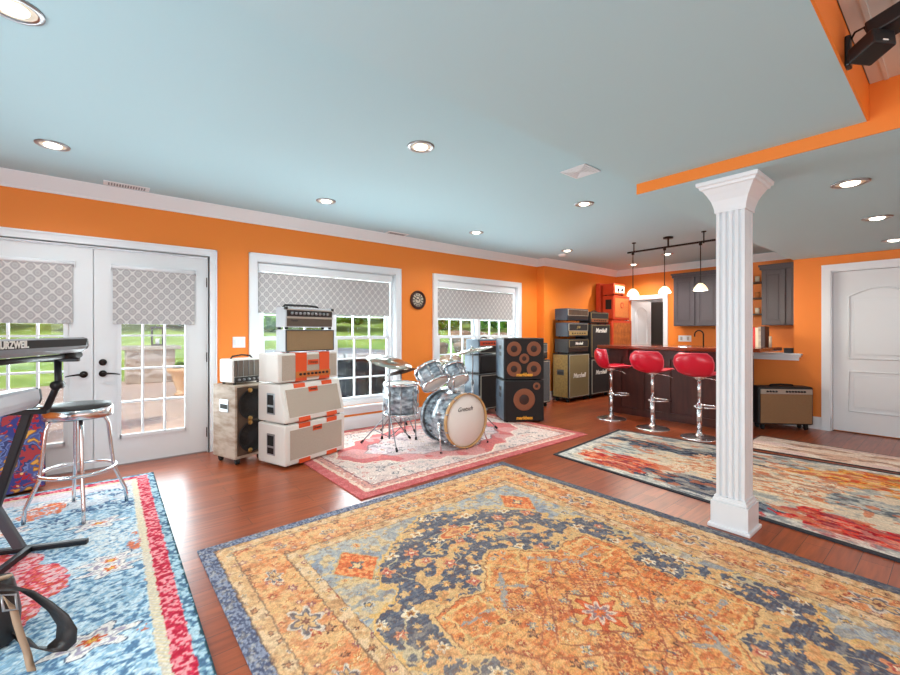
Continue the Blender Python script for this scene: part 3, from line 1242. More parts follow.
def make_rug(name, label, corners, W, L, res, painter, thick=.009):
    """corners: (left-near, right-near, right-far, left-far) in world XY; image rows run near -> far"""
    nx, ny = int(W / res) + 1, int(L / res) + 1
    u = np.linspace(0, 1, nx, dtype=np.float32)
    v = np.linspace(0, 1, ny, dtype=np.float32)
    U, V = np.meshgrid(u, v)
    X = (U - .5) * W
    Y = (V - .5) * L
    img = painter(X, Y, W, L)
    spk = _rng.random(img.shape[:2]).astype(np.float32)
    img = np.clip(img * (.90 + .2 * spk[..., None]), 0, 255) / 255.0
    img = np.where(img <= .04045, img / 12.92, ((img + .055) / 1.055) ** 2.4)
    c = np.array(corners, dtype=np.float32)
    ctr = c.mean(0)
    PX = ((1 - U) * (1 - V) * c[0, 0] + U * (1 - V) * c[1, 0] + U * V * c[2, 0] + (1 - U) * V * c[3, 0]) - ctr[0]
    PY = ((1 - U) * (1 - V) * c[0, 1] + U * (1 - V) * c[1, 1] + U * V * c[2, 1] + (1 - U) * V * c[3, 1]) - ctr[1]
    top = np.stack([PX, PY, np.full_like(PX, thick)], -1).reshape(-1, 3)
    idx = np.arange(nx * ny).reshape(ny, nx)
    ring = np.concatenate([idx[0, :], idx[1:, -1], idx[-1, -2::-1], idx[-2:0:-1, 0]])
    bot = top[ring].copy()
    bot[:, 2] = 0.0005
    verts = np.concatenate([top, bot])
    q = np.stack([idx[:-1, :-1], idx[:-1, 1:], idx[1:, 1:], idx[1:, :-1]], -1).reshape(-1, 4)
    nb = len(ring)
    bi = np.arange(nb) + nx * ny
    s = np.stack([bi, np.roll(bi, -1), np.roll(ring, -1), ring], -1)
    faces = np.concatenate([q, s])
    cols = img.reshape(-1, 3)
    cols = np.concatenate([cols, cols[ring] * .8])
    me = bpy.data.meshes.new(name)
    me.vertices.add(len(verts))
    me.vertices.foreach_set('co', verts.astype(np.float32).ravel())
    me.loops.add(faces.size)
    me.loops.foreach_set('vertex_index', faces.astype(np.int32).ravel())
    me.polygons.add(len(faces))
    me.polygons.foreach_set('loop_start', np.arange(0, faces.size, 4, dtype=np.int32))
    me.update(calc_edges=True)
    me.validate()
    at = me.color_attributes.new('Col', 'FLOAT_COLOR', 'POINT')
    rgba = np.ones((len(verts), 4), np.float32)
    rgba[:, :3] = cols
    at.data.foreach_set('color', rgba.ravel())
    me.materials.append(M['rug'])
    o = bpy.data.objects.new(name, me)
    COL.objects.link(o)
    o.location = (ctr[0], ctr[1], 0)
    tag(o, label, 'rug')
    return o

def jit(X, Y, amp, scale, seed):
    return X + amp * (vnoise(X * scale + 31, Y * scale + 17, seed) - .5) * 2, Y + amp * (vnoise(X * scale + 5, Y * scale + 51, seed + 1) - .5) * 2

def paint_gold(X, Y, W, L):
    hw, hl = W / 2, L / 2
    jx, jy = jit(X, Y, .006, 60, 11)
    x, y = np.abs(jx), np.abs(jy)
    ex, ey = hw - x, hl - y                 # distance from the edges
    e = np.minimum(ex, ey)
    n1 = fbm(X * 3 + 9, Y * 3 + 4, 21)
    n2 = fbm(X * 55 + 9, Y * 55 + 4, 31, 3)
    n4 = fbm(X * 24 + 3, Y * 24 + 8, 33, 3)
    st = vnoise(X * 14, Y * 130, 41)        # weft streaks
    img = np.empty((*X.shape, 3), np.float32)
    img[:] = (214, 164, 104)
    # border bands
    edge = e < .075
    n9 = fbm(X * 120 + 9, Y * 70 + 4, 39, 2)
    put(img, edge, (104, 110, 132))
    put(img, edge & (n9 > .52), (146, 152, 170), .9)
    put(img, edge & (n9 < .40), (84, 88, 110), .9)
    put(img, edge & (ex < .075) & (X > 0), (78, 80, 88), .6)
    s1 = (e >= .075) & (e < .15)
    put(img, s1, (222, 182, 132))
    main = (e >= .15) & (e < .375)
    put(img, main, (222, 158, 104))
    put(img, main & (n1 > .5), (226, 128, 74), .7)
    put(img, main & (st > .62), (232, 188, 136), .6)
    put(img, main & (n4 > .56), (228, 182, 124), .7)
    put(img, main & (n4 < .40), (204, 110, 66), .55)
    s2 = (e >= .375) & (e < .45)
    put(img, s2, (216, 176, 126))
    put(img, (s1 | s2) & (n4 > .55), (226, 196, 158), .8)
    put(img, (s1 | s2) & (n4 < .42), (206, 152, 104), .7)
    dk = [(1.0, (96, 62, 54)), (.55, (196, 130, 90))]
    lt = [(1.0, (206, 196, 180)), (.7, (76, 84, 100)), (.42, (220, 176, 100))]
    rd = [(1.0, (176, 70, 50)), (.5, (226, 180, 120))]
    pk = [(1.0, (150, 84, 92)), (.5, (232, 200, 160))]
    tan = [(1.0, (228, 188, 124)), (.6, (206, 112, 60)), (.3, (236, 216, 170))]
    scatter(img, x, y, s1, 110, .012, .022, [dk, pk, dk, lt], 1, .07)
    scatter(img, x, y, s2, 90, .012, .024, [dk, pk, rd, lt], 2, .07)
    scatter(img, x, y, main, 260, .012, .03, [tan, dk, rd, pk, tan], 3, .055)
    for (cx, cy, r, a) in ((1.04, .0, .05, 1.5), (1.04, .80, .052, 1.5), (1.04, 1.24, .03, 1.7), (1.04, .40, .034, 1.4), (.62, 1.53, .035, .7), (0, 1.53, .05, .7), (.30, 1.53, .03, .7), (.92, 1.53, .03, .7)):
        flower(img, x, y, cx, cy, r * 1.25, 6, [(1.25, (214, 200, 186)), (1.0, (92, 90, 104)), (.72, (214, 170, 116)), (.3, (120, 70, 60))], 0, a)
    for d in (.075, .15, .375, .45):
        put(img, np.abs(e - d) < .0045, (110, 84, 70), .75)
    # field
    fld = e >= .45
    put(img, fld, (206, 184, 146))
    blu = fld & (n1 + (y - .9) * .25 > .44)
    put(img, blu, (164, 176, 184), .85)
    put(img, fld & (n4 > .55), (216, 184, 130), .8)
    put(img, fld & (n4 < .38), (148, 158, 170), .6)
    put(img, fld & (fbm(X * 12, Y * 12, 51, 3) > .6), (118, 136, 160), .65)
    scatter(img, x, y, fld, 60, .018, .035, [tan, lt, [(1.0, (120, 138, 160)), (.5, (214, 190, 140))]], 4, .09)
    # orange corner lozenge
    dl = np.abs(x - .66) / .13 + np.abs(y - 1.06) / .17
    put(img, fld & (dl < 1.08), (196, 168, 120))
    put(img, fld & (dl < 1), (222, 106, 62))
    put(img, fld & (dl < .95) & (n2 > .55), (236, 156, 90), .8)
    flower(img, x, y, .66, 1.06, .045, 4, [(1.0, (90, 92, 100)), (.6, (232, 196, 140))], .7)
    # navy ground
    kx, ky = jit(x, y, .016, 34, 61)
    NV = [(0, 1.34), (.09, 1.30), (.30, 1.18), (.56, .98), (.66, .80), (.60, .74), (.66, .66), (.80, .62), (.84, .50), (.84, .30), (.78, .22), (.78, -.1), (0, -.1)]
    nav = inpoly(kx, ky, NV) & fld
    put(img, polyedge(kx, ky, NV[:-2], .016, False) & fld, (222, 178, 108))
    put(img, nav, (72, 80, 100))
    put(img, nav & (st > .6), (100, 110, 130), .6)
    vin = np.abs(fbm(x * 5 + 3, y * 5 + 8, 71, 2) - .5) < .009
    put(img, nav & vin, (206, 190, 150), .85)
    gold = [(1.0, (220, 178, 118)), (.5, (228, 142, 72)), (.25, (240, 220, 170))]
    gold2 = [(1.0, (216, 174, 118))]
    cream = [(1.0, (234, 222, 196)), (.5, (210, 150, 80)), (.28, (120, 70, 60))]
    pink = [(1.0, (214, 140, 100)), (.6, (186, 80, 76)), (.3, (236, 214, 180))]
    lump = nav & (fbm(x * 13 + 2, y * 13 + 5, 75, 3) > .625)
    put(img, lump, (218, 176, 120))
    put(img, lump & (n4 > .55), (226, 156, 98), .8)
    scatter(img, x, y, nav, 130, .012, .026, [gold2, gold, gold2], 5, .05)
    scatter(img, x, y, nav, 60, .026, .048, [gold, cream, gold, pink, gold2], 6, .11)
    flower(img, x, y, 0, 1.0, .13, 3, [(1.0, (226, 190, 130)), (.85, (214, 110, 70)), (.6, (230, 170, 110)), (.3, (200, 120, 90))], 0, .8, nav)
    # central medallion
    MD = [(0, .69), (.06, .66), (.29, .44), (.40, .47), (.585, .46), (.62, .20), (.55, .14), (.55, -.1), (0, -.1)]
    k2x, k2y = jit(x, y, .010, 40, 81)
    med = inpoly(k2x, k2y, MD)
    put(img, polyedge(k2x, k2y, MD[:-2], .024, False), (226, 184, 124))
    put(img, polyedge(k2x, k2y, MD[:-2], .006, False), (150, 92, 66))
    put(img, med, (228, 152, 90))
    gr = fbm(X * 2.2 + 2, Y * 2.2 + 7, 91, 3)
    put(img, med & (gr > .44), (228, 126, 66), .85)
    put(img, med & (n4 > .60), (232, 180, 122), .7)
    put(img, med & (n4 < .39), (206, 96, 54), .7)
    put(img, med & (st > .62), (236, 178, 104), .55)
    put(img, med & (st < .2), (196, 92, 50), .5)
    ar = [(1.0, (206, 92, 50)), (.6, (234, 180, 110)), (.3, (120, 100, 90))]
    scatter(img, x, y, med, 90, .012, .026, [dk, lt, rd, ar, tan], 7, .055)
    # tile frames and grey sprigs inside the medallion
    for P in ([(.10, .60), (.24, .46), (.10, .34), (0, .44)], [(.34, .44), (.55, .43), (.56, .24), (.36, .22)]):
        put(img, polyedge(k2x, k2y, P, .007) & med, (232, 190, 124))
    for (ax, ay, bx, by) in ((.12, .50, .30, .30), (.36, .33, .52, .33), (.10, .34, .2, .44)):
        t = polyedge(k2x, k2y, [(ax, ay), (bx, by)], .016, False) & med
        put(img, t & (n2 > .42), (150, 150, 150))
    # eight pointed star with dotted rims
    a = np.arctan2(y, x)
    rr = np.sqrt(x * x + y * y)
    star = rr < .30 + .10 * np.abs(((a / (PI / 4)) % 2) - 1) * 1.0
    tri = (np.abs(np.abs(x) - np.abs(y)) < .09) & (rr > .12) & (rr < .42)
    put(img, tri & (np.sin(x * 210) * np.sin(y * 210) > .25), (176, 84, 60), .8)
    put(img, polyedge(x, y, [(.05, .36), (.17, .17), (.36, .05)], .005, False), (176, 96, 66))
    put(img, polyedge(x, y, [(.03, .05), (.2, .37), (.0, .29)], .004, False), (176, 96, 66))
    put(img, (x + y < .17), (230, 176, 108))
    put(img, polyedge(k2x, k2y, [(0, .17), (.17, 0)], .006, False), (160, 84, 62))
    for P in ([(.2, .2), (.3, .3)], [(.0, .3), (.3, .0)], [(.12, .5), (.0, .42)], [(.5, .12), (.42, .0)]):
        put(img, polyedge(k2x, k2y, P, .004, False) & med, (168, 84, 60))
    flower(img, x, y, 0, 0, .125, 8, [(1.0, (176, 70, 46)), (.9, (220, 96, 54)), (.62, (228, 200, 180)), (.45, (150, 120, 130)), (.25, (222, 110, 60))])
    for (cx, cy) in ((.14, .05), (.05, .15), (.3, .14), (.14, .3)):
        flower(img, x, y, cx, cy, .024, 6, [(1.0, (130, 136, 140)), (.5, (226, 200, 150))])
    # age: pale wear and overall fade
    wear = fbm(X * 1.3 + 4, Y * 1.3 + 1, 101, 3)
    put(img, wear > -1, (222, 190, 150), np.clip((wear - .45) * .9, 0, .28) * (e > .075))
    put(img, n2 > .62, (240, 214, 166), .25)
    put(img, (n2 < .36) & (e > .075), (120, 74, 54), .28)
    img = np.where((e > .075)[..., None], img * .88 + C3((220, 180, 150)) * .12, img)
    return img

def paint_red(X, Y, W, L):
    jx, jy = jit(X, Y, .008, 45, 12)
    x, y = np.abs(jx), np.abs(jy)
    e = np.minimum(W / 2 - x, L / 2 - y)
    n1 = fbm(X * 4 + 9, Y * 4 + 4, 22)
    n2 = fbm(X * 26 + 9, Y * 26 + 4, 32, 3)
    img = np.empty((*X.shape, 3), np.float32)
    img[:] = (218, 196, 186)
    put(img, e < .10, (194, 98, 98))
    put(img, (e < .10) & (n2 > .55), (206, 120, 116), .8)
    put(img, (e > .1) & (e < .13), (226, 196, 176))
    b1 = (e >= .13) & (e < .20)
    put(img, b1, (208, 150, 138))
    scatter(img, x, y, b1, 130, .014, .022, [[(1, (232, 212, 196))], [(1, (150, 120, 120))]], 1, .055)
    put(img, (e >= .20) & (e < .215), (150, 104, 104))
    fld = e >= .215
    put(img, fld & (n1 > .5), (204, 176, 168), .6)
    grey = [(1, (130, 124, 128)), (.5, (222, 206, 196))]
    rose = [(1, (200, 120, 116)), (.5, (232, 214, 200))]
    crm = [(1, (238, 226, 214)), (.5, (190, 130, 120))]
    scatter(img, x, y, fld, 120, .018, .045, [grey, grey, rose, crm], 2, .085)
    put(img, fld & (np.abs(fbm(x * 5, y * 5, 42, 2) - .5) < .014), (140, 130, 132), .8)
    Z = [(0, .79), (.12, .79), (.35, .62), (.5, .66), (.62, .52), (.82, .50), (.9, .34), (1.14, .28), (1.2, .12), (1.28, .0), (1.28, -.1), (0, -.1)]
    z = inpoly(jx * 0 + x, y, Z) & fld
    put(img, polyedge(x, y, Z[:-2], .022, False), (234, 214, 196))
    put(img, z, (204, 114, 114))
    put(img, z & (n2 > .56), (214, 120, 114), .8)
    Z2 = [(0, .52), (.2, .50), (.32, .40), (.5, .40), (.62, .27), (.78, .24), (.86, .1), (.95, .0), (.95, -.1), (0, -.1)]
    z2 = inpoly(x, y, Z2)
    put(img, polyedge(x, y, Z2[:-2], .018, False), (150, 110, 112))
    put(img, z2, (224, 206, 204))
    put(img, z2 & (n1 > .52), (206, 184, 190), .7)
    scatter(img, x, y, z2, 50, .02, .05, [grey, rose, crm, grey], 3, .09)
    put(img, z2 & (np.abs(fbm(x * 6 + 9, y * 6, 52, 2) - .5) < .014), (160, 140, 146), .8)
    put(img, fld & (fbm(X * 3, Y * 3, 62, 3) > .56), (226, 206, 200), .4)
    return img

def paint_blue(X, Y, W, L):
    jx, jy = jit(X, Y, .006, 50, 13)
    x, y = np.abs(jx), np.abs(jy)
    e = np.minimum(W / 2 - x, L / 2 - y)
    n1 = fbm(X * 4 + 9, Y * 4 + 4, 23)
    n2 = fbm(X * 62 + 9, Y * 62 + 4, 33, 3)
    n5 = fbm(X * 16 + 9, Y * 16 + 4, 36, 3)
    n3 = fbm(X * 44 + 1, Y * 60 + 4, 43, 3)
    img = np.empty((*X.shape, 3), np.float32)
    img[:] = (142, 180, 204)
    put(img, n2 > .52, (176, 204, 218), .9)
    put(img, (n3 > .57) & (n5 > .44), (84, 118, 152), .85)
    put(img, n3 < .42, (212, 226, 232), .85)
    put(img, (fbm(X * 2.2, Y * 2.2, 53, 3) > .56) & (n2 > .44), (222, 224, 222), .75)
    put(img, (fbm(X * 2.4 + 7, Y * 2.4, 63, 3) > .6) & (n2 < .5), (62, 84, 122), .8)
    put(img, (L / 2 - jy < .62) & (n5 > .42), (228, 226, 226), .75)
    put(img, (L / 2 - jy < .30), (226, 204, 206), .7)
    fld = e > .165
    # pale palmettes with dark outlines near the sides
    for (cx, cy, r, a) in ((.86, .68, .17, .62), (.92, .05, .15, .6), (.60, 1.28, .2, .5), (.2, 1.34, .16, .5), (.80, -.5, .1, .7), (.42, .86, .13, .8)):
        flower(img, x, y, cx, cy, r, 6, [(1.0, (58, 76, 108)), (.93, (232, 226, 220)), (.66, (170, 160, 178)), (.5, (236, 232, 226)), (.28, (214, 96, 60)), (.14, (236, 190, 90))], 1.0, a, fld)
    rd = (np.sqrt((x / .80) ** 2 + (y / .56) ** 2) + .5 * (n1 - .5)) < 1
    put(img, rd & fld, (204, 58, 82))
    put(img, rd & fld & (n2 > .52), (232, 122, 128), .85)
    put(img, rd & fld & (n3 > .58), (232, 226, 220), .7)
    put(img, rd & fld & (n3 < .36), (214, 104, 66), .8)
    rd2 = (np.sqrt((x / .5) ** 2 + (y / .34) ** 2) + .4 * (n1 - .5)) < 1
    put(img, rd2, (70, 96, 140))
    put(img, rd2 & (n2 > .52), (190, 208, 220), .8)
    blob = fld & (fbm(X * 3.4 + 3, Y * 3.4 + 3, 73, 3) > .67)
    put(img, blob & (n2 > .45), (220, 104, 62), .8)
    # border
    put(img, (e >= .125) & (e < .165), (216, 208, 196))
    put(img, (e >= .125) & (e < .165) & (np.sin((X + Y) * 260) > .2), (220, 200, 150), .8)
    bd = (e >= .05) & (e < .125)
    put(img, bd, (210, 56, 82))
    put(img, bd & (n2 > .54), (238, 170, 170), .85)
    put(img, bd & (n2 < .4), (178, 34, 58), .9)
    put(img, e < .05, (128, 166, 184))
    put(img, (e < .05) & (n2 > .54), (190, 214, 222), .8)
    put(img, (e < .05) & (n2 < .42), (72, 100, 130), .8)
    put(img, e < .008, (46, 74, 84))
    return img

def paint_runner(X, Y, W, L):
    wx = X + 4.4
    wy = Y + 1.15
    e = np.minimum(W / 2 - np.abs(X), L / 2 - np.abs(Y))
    n1 = fbm(X * 2.4 + 9, Y * 2.4 + 4, 24)
    n2 = fbm(X * 34 + 9, Y * 16 + 4, 34, 4)
    n3 = fbm(X * 9 + 1, Y * 5 + 4, 44, 4)
    d = (n3 - .5)
    img = np.empty((*X.shape, 3), np.float32)
    img[:] = (176, 176, 168)
    put(img, n1 > .52, (216, 196, 170), .9)
    put(img, n2 > .55, (226, 212, 190), .75)
    put(img, (n3 < .42), (126, 134, 136), .8)
    def blob(cx, cy, rx, ry, cols):
        q = np.sqrt(((wx - cx) / rx) ** 2 + ((wy - cy) / ry) ** 2) + 1.6 * d
        put(img, q < 1, cols[0])
        put(img, (q < .95) & (n2 > .51), cols[1], .9)
        put(img, (q < .9) & (n2 < .45), cols[2], .85)
    blob(4.38, 1.15, .5, .75, [(224, 190, 150), (234, 216, 188), (214, 130, 90)])
    blob(4.45, 2.35, .45, .25, [(170, 176, 170), (200, 200, 190), (120, 130, 134)])
    blob(4.78, 2.0, .16, .75, [(66, 74, 90), (110, 116, 124), (40, 44, 60)])
    blob(3.86, 2.2, .24, .52, [(206, 74, 52), (228, 120, 76), (178, 38, 44)])
    blob(3.76, 1.50, .24, .40, [(62, 72, 92), (96, 104, 118), (40, 44, 62)])
    blob(3.62, 1.0, .18, .34, [(70, 80, 98), (120, 130, 140), (44, 50, 68)])
    blob(3.70, .50, .20, .52, [(200, 30, 42), (224, 80, 60), (150, 20, 36)])
    blob(4.95, .50, .26, .5, [(222, 132, 44), (234, 176, 84), (204, 70, 40)])
    blob(4.28, .30, .22, .38, [(150, 154, 150), (190, 190, 182), (88, 94, 102)])
    blob(5.05, 1.35, .16, .4, [(128, 138, 142), (190, 190, 182), (70, 80, 92)])
    for (cx, cy, r) in ((4.40, 1.3, .13), (4.25, .85, .12), (4.55, .7, .11), (4.15, 1.7, .10), (4.7, 1.65, .1)):
        flower(img, wx, wy, cx, cy, r * 1.3, 8, [(1.0, (228, 200, 164)), (.86, (206, 108, 70)), (.7, (236, 218, 190)), (.35, (214, 140, 100))])
    n6 = fbm(X * 20 + 2, Y * 9 + 7, 54, 4)
    put(img, n6 > .57, (226, 204, 176), .5)
    put(img, n6 < .40, (120, 122, 126), .35)
    n7 = fbm(X * 14 + 12, Y * 7 + 7, 64, 3)
    put(img, (n7 > .67) & (e > .12), (206, 112, 76), .7)
    put(img, e < .15, (196, 192, 184), np.clip(1.3 - e / .13 + d * 2, 0, .9))
    put(img, (e < .13) & (n2 > .56), (230, 224, 214), .7)
    put(img, (e < .13) & (n2 < .38), (140, 144, 146), .7)
    put(img, e < .038, (58, 58, 64))
    return img

def paint_cream(X, Y, W, L):
    e = np.minimum(W / 2 - np.abs(X), L / 2 - np.abs(Y))
    n2 = fbm(X * 28 + 9, Y * 9 + 4, 35, 4)
    n3 = fbm(X * 7 + 1, Y * 3 + 4, 45, 4)
    img = np.empty((*X.shape, 3), np.float32)
    img[:] = (224, 202, 184)
    put(img, n2 > .54, (236, 224, 210), .8)
    put(img, n3 > .54, (206, 164, 140), .8)
    put(img, (n3 > .60) & (n2 < .5), (140, 110, 100), .8)
    put(img, n3 < .38, (214, 186, 180), .8)
    put(img, e < .02, (84, 74, 74))
    return img

make_rug('area_rug', 'large gold and orange medallion rug with a navy ground', [(.44, -.75), (3.04, -.75), (3.03, 2.87), (.44, 2.82)], 2.6, 3.6, .0046, paint_gold)
make_rug('area_rug', 'rose red bordered rug under the drum kit', [(1.53, 2.90), (4.66, 2.97), (4.66, 5.03), (1.53, 5.03)], 3.13, 2.1, .0075, paint_red)
make_rug('area_rug', 'shaggy light blue rug with a red border under the bar stool', [(-2.1, 1.25), (.33, 1.25), (.385, 4.66), (-2.1, 4.66)], 2.45, 3.4, .006, paint_blue)
make_rug('runner_rug', 'abstract grey and red rug behind the column', [(3.33, -.5), (5.58, -.5), (5.19, 2.86), (3.62, 2.71)], 1.9, 3.3, .0075, paint_runner)
make_rug('runner_rug', 'narrow cream rug before the white door', [(5.62, -.6), (6.24, -.6), (6.22, 1.60), (5.46, 1.60)], .76, 2.2, .0075, paint_cream)

# ------------------------------------------------------------------ amplifiers
def cabinet(label, loc, rotz, w, d, h, body='black_tolex', grille='black_grille', pipe='piping', logo=None, lcol='white_print', lsize=.07,
            casters=True, group=None, handle=True, lpos=(.5, .5), lslant=.25, name='speaker_cabinet', side=None, rim=.03, z0=None, bev=.012, grille_rect=None):
    root = empty(name, label, 'amplifier cabinet', loc, rotz, group)
    lift = .07 if casters else .008
    b = MB()
    b.box(0, .012, lift, w, d, h, bev, 2)
    bo = b.build('cabinet_body', body, root)
    if side:
        s = MB()
        s.box(-.004, .03, lift + .02, .0, d - .02, h - .02)
        s.build('side_panel', side, root)
    gx0, gz0, gx1, gz1 = grille_rect or (rim, lift + rim, w - rim, h - rim)
    g = MB()
    g.box(gx0, .006, gz0, gx1, .014, gz1)
    g.build('grille', grille, root)
    if pipe:
        p = MB()
        t = .008
        p.box(gx0 - t, .002, gz0 - t, gx0, .014, gz1 + t)
        p.box(gx1, .002, gz0 - t, gx1 + t, .014, gz1 + t)
        p.box(gx0, .002, gz0 - t, gx1, .014, gz0)
        p.box(gx0, .002, gz1, gx1, .014, gz1 + t)
        p.build('piping', pipe, root)
    if logo:
        l = MB()
        l.text(logo, lsize, front_at(gx0 + (gx1 - gx0) * lpos[0], .004, gz0 + (gz1 - gz0) * lpos[1]), .002, lslant, .002)
        l.build('logo', lcol, root)
    if handle:
        zc = lift + (h - lift) * .58
        hh = MB()
        hh.box(-.006, d * .5 - .075, zc - .05, .002, d * .5 + .075, zc + .05, .004, 1)
        hh.m(1)
        hh.box(-.008, d * .5 - .06, zc - .034, -.005, d * .5 + .06, zc + .01)
        hh.build('side_handle', ['black_plastic', 'rubber'], root)
    if casters:
        for (x, y) in ((.07, .07), (w - .07, .07), (.07, d - .06), (w - .07, d - .06)):
            c = MB()
            c.box(x - .025, y - .025, .055, x + .025, y + .025, lift + .003)
            c.cyl((x - .014, y, .028), (x + .014, y, .028), .028, seg=16)
            c.build('caster', 'rubber', root)
    else:
        for (x, y) in ((.05, .05), (w - .05, .05), (.05, d - .05), (w - .05, d - .05)):
            c = MB()
            c.cyl((x, y, 0), (x, y, .012), .016, seg=12)
            c.build('foot', 'rubber', root)
    return root

def head(label, loc, rotz, w, d, h, body='black_tolex', panel='silver_panel', grille='black_grille', pipe='piping', logo=None, lcol='white_print', lsize=.05,
         knobs=8, group=None, handle='strap', ptop=False, lpos=(.5, .5), knob='black_plastic', lslant=.25):
    root = empty('amplifier_head', label, 'amplifier', loc, rotz, group)
    b = MB()
    b.box(0, .01, .012, w, d, h, .01, 2)
    b.build('head_body', body, root)
    zp0, zp1 = (h * .58, h * .88) if ptop else (.035, h * .42)
    zg0, zg1 = (.03, h * .54) if ptop else (h * .46, h - .025)
    g = MB()
    g.box(.025, .004, zg0, w - .025, .012, zg1)
    g.build('grille', grille, root)
    p = MB()
    p.box(.03, .003, zp0, w - .03, .012, zp1)
    po = p.build('control_panel', panel, root)
    for i in range(knobs):
        k = MB()
        x = w * (.2 + .6 * i / max(1, knobs - 1))
        zk = (zp0 + zp1) / 2
        k.cyl((x, .003, zk), (x, -.014, zk), min(.014, (zp1 - zp0) * .32), min(.011, (zp1 - zp0) * .26), seg=12)
        k.build('knob', knob, po)
    if pipe:
        q = MB()
        for z in (zg0 - .006, zg1):
            q.box(.02, .0, z, w - .02, .012, z + .006)
        q.box(.018, 0, zg0, .025, .012, zg1)
        q.box(w - .025, 0, zg0, w - .018, .012, zg1)
        q.build('piping', pipe, root)
    if logo:
        l = MB()
        l.text(logo, lsize, front_at(w * lpos[0], .002, zg0 + (zg1 - zg0) * lpos[1]), .002, lslant, .0015)
        l.build('logo', lcol, root)
    if handle == 'strap':
        s = MB()
        s.tube([(w * .36, d * .5, h), (w * .38, d * .5, h + .02), (w * .5, d * .5, h + .028), (w * .62, d * .5, h + .02), (w * .64, d * .5, h)], .009, seg=8)
        s.build('handle', 'rubber', root)
    for (x, y) in ((.05, .05), (w - .05, .05), (.05, d - .05), (w - .05, d - .05)):
        c = MB()
        c.cyl((x, y, 0), (x, y, .014), .014, seg=10)
        c.build('foot', 'rubber', root)
    return root

# --- stack of white and orange amplifiers by the window
OR = 18.5
OX, OY = 1.325, 3.985
def orot(x, y):
    c, s = math.cos(R(OR)), math.sin(R(OR))
    return (OX + x * c - y * s, OY + x * s + y * c)
def white_cab(z, h, slant, label):
    x, y = orot(0, 0)
    root = empty('speaker_cabinet', label, 'amplifier cabinet', (x, y, z), OR, 'white cabinets with orange corner bands')
    w, d = .745, .41
    # side profile (y,z) with optional slanted baffle
    s = slant
    prof = [(0, .012), (d, .012), (d, h), (s, h), (0, h * .12 if s else h)] if s else [(0, .012), (d, .012), (d, h), (0, h)]
    mt = Matrix(((0, 0, 1, 0), (1, 0, 0, 0), (0, 1, 0, 0), (0, 0, 0, 1)))   # (y,z,x) -> xyz
    b = MB()
    b.prism(prof, 0, w, mt, .016)
    b.build('cabinet_body', 'white_tolex', root)
    zt, zb = h - .055, .06
    yf = lambda z_: (max(0, (z_ - h * .12)) / (h * .88) * s if s else 0)
    ang = math.atan2(s, h * .88) if s else 0
    gm = Matrix.Translation((0, yf((zt + zb) / 2) - .001, (zt + zb) / 2)) @ Matrix.Rotation(-ang, 4, 'X')
    hz = (zt - zb) / 2 / math.cos(ang)
    g = MB()
    g.box(.05, -.003, -hz, w - .05, .004, hz, mtx=gm)
    g.build('grille', 'cream_grille', root)
    fr = MB()
    for (a, c, e, f) in ((.042, -hz - .008, w - .042, -hz), (.042, hz, w - .042, hz + .008), (.042, -hz, .05, hz), (w - .05, -hz, w - .042, hz)):
        fr.box(a, -.006, c, e, .004, f, mtx=gm)
    fr.build('grille_frame', 'white_tolex', root)
    for xc in (.22, .56):
        for zz, top in ((hz + .028, 1), (-hz - .028, 0)):
            t = MB()
            t.box(xc - .065, -.005, zz - .022, xc + .065, .006, zz + .022, mtx=gm)
            if top:
                t.box(xc - .065, s + .01, h - .004, xc + .065, s + .12, h + .0012)
            t.build('orange_band', 'orange_vinyl', root)
    lg = MB()
    lg.box(w * .5 - .055, -.008, hz - .045, w * .5 + .055, .0, hz + .004, mtx=gm)
    lg.m(1)
    lg.text('Orange', .032, gm @ Matrix.Translation((w * .5, -.009, hz - .02)) @ FRONT, .001, 0, .001)
    lg.build('logo_plate', ['orange_vinyl', 'brown_cone'], root)
    zc = h * .5
    hd = MB()
    hd.box(-.006, d * .5 - .06, zc - .1, .004, d * .5 + .06, zc + .1, .004, 1)
    hd.m(1)
    hd.box(-.008, d * .5 - .045, zc - .01, -.004, d * .5 + .045, zc + .085)
    hd.box(-.008, d * .5 - .045, zc - .085, -.004, d * .5 + .045, zc - .03)
    hd.build('side_handle', ['steel', 'rubber'], root)
    for (fx, fy) in ((.05, .05), (w - .05, .05), (.05, d - .05), (w - .05, d - .05)):
        c = MB()
        c.cyl((fx, fy, 0), (fx, fy, .014), .018, seg=12)
        c.build('foot', 'rubber', root)
    return root
white_cab(.0095, .392, 0, 'bottom white cabinet with a flat cream grille standing on the floor')
white_cab(.4035, .372, .085, 'slant fronted white cabinet, second in the orange banded stack')
x, y = orot(-.01, .085)
w, h, d = .73, .285, .30
hd = empty('amplifier_head', 'white amplifier head with two broad orange stripes', 'amplifier', (x, y, .7785), OR)
b = MB()
b.box(0, 0, .012, w, d, h, .012)
b.build('head_body', 'white_tolex', hd)
b = MB()
b.box(.04, -.004, .03, w - .02, .004, h - .02)
b.build('front_panel', 'cream_grille', hd)
for xc in (.255, .545):
    b = MB()
    b.box(xc - .065, -.008, .012, xc + .065, .004, h + .003)
    b.box(xc - .065, -.008, h - .001, xc + .065, d, h + .003)
    b.build('orange_stripe', 'orange_vinyl', hd)
b = MB()
b.box(.335, -.012, .165, .465, -.003, .215)
b.m(1)
b.text('Orange', .034, front_at(.40, -.0135, .19), .001)
b.build('logo_plate', ['orange_vinyl', 'brown_cone'], hd)
b = MB()
b.box(.19, -.011, .045, .62, -.003, .105)
po = b.build('control_panel', 'orange_grille', hd)
for i in range(8):
    b = MB()
    b.cyl((.24 + i * .047, -.011, .078), (.24 + i * .047, -.026, .078), .012, seg=12)
    b.build('knob', 'brown_cone', po)
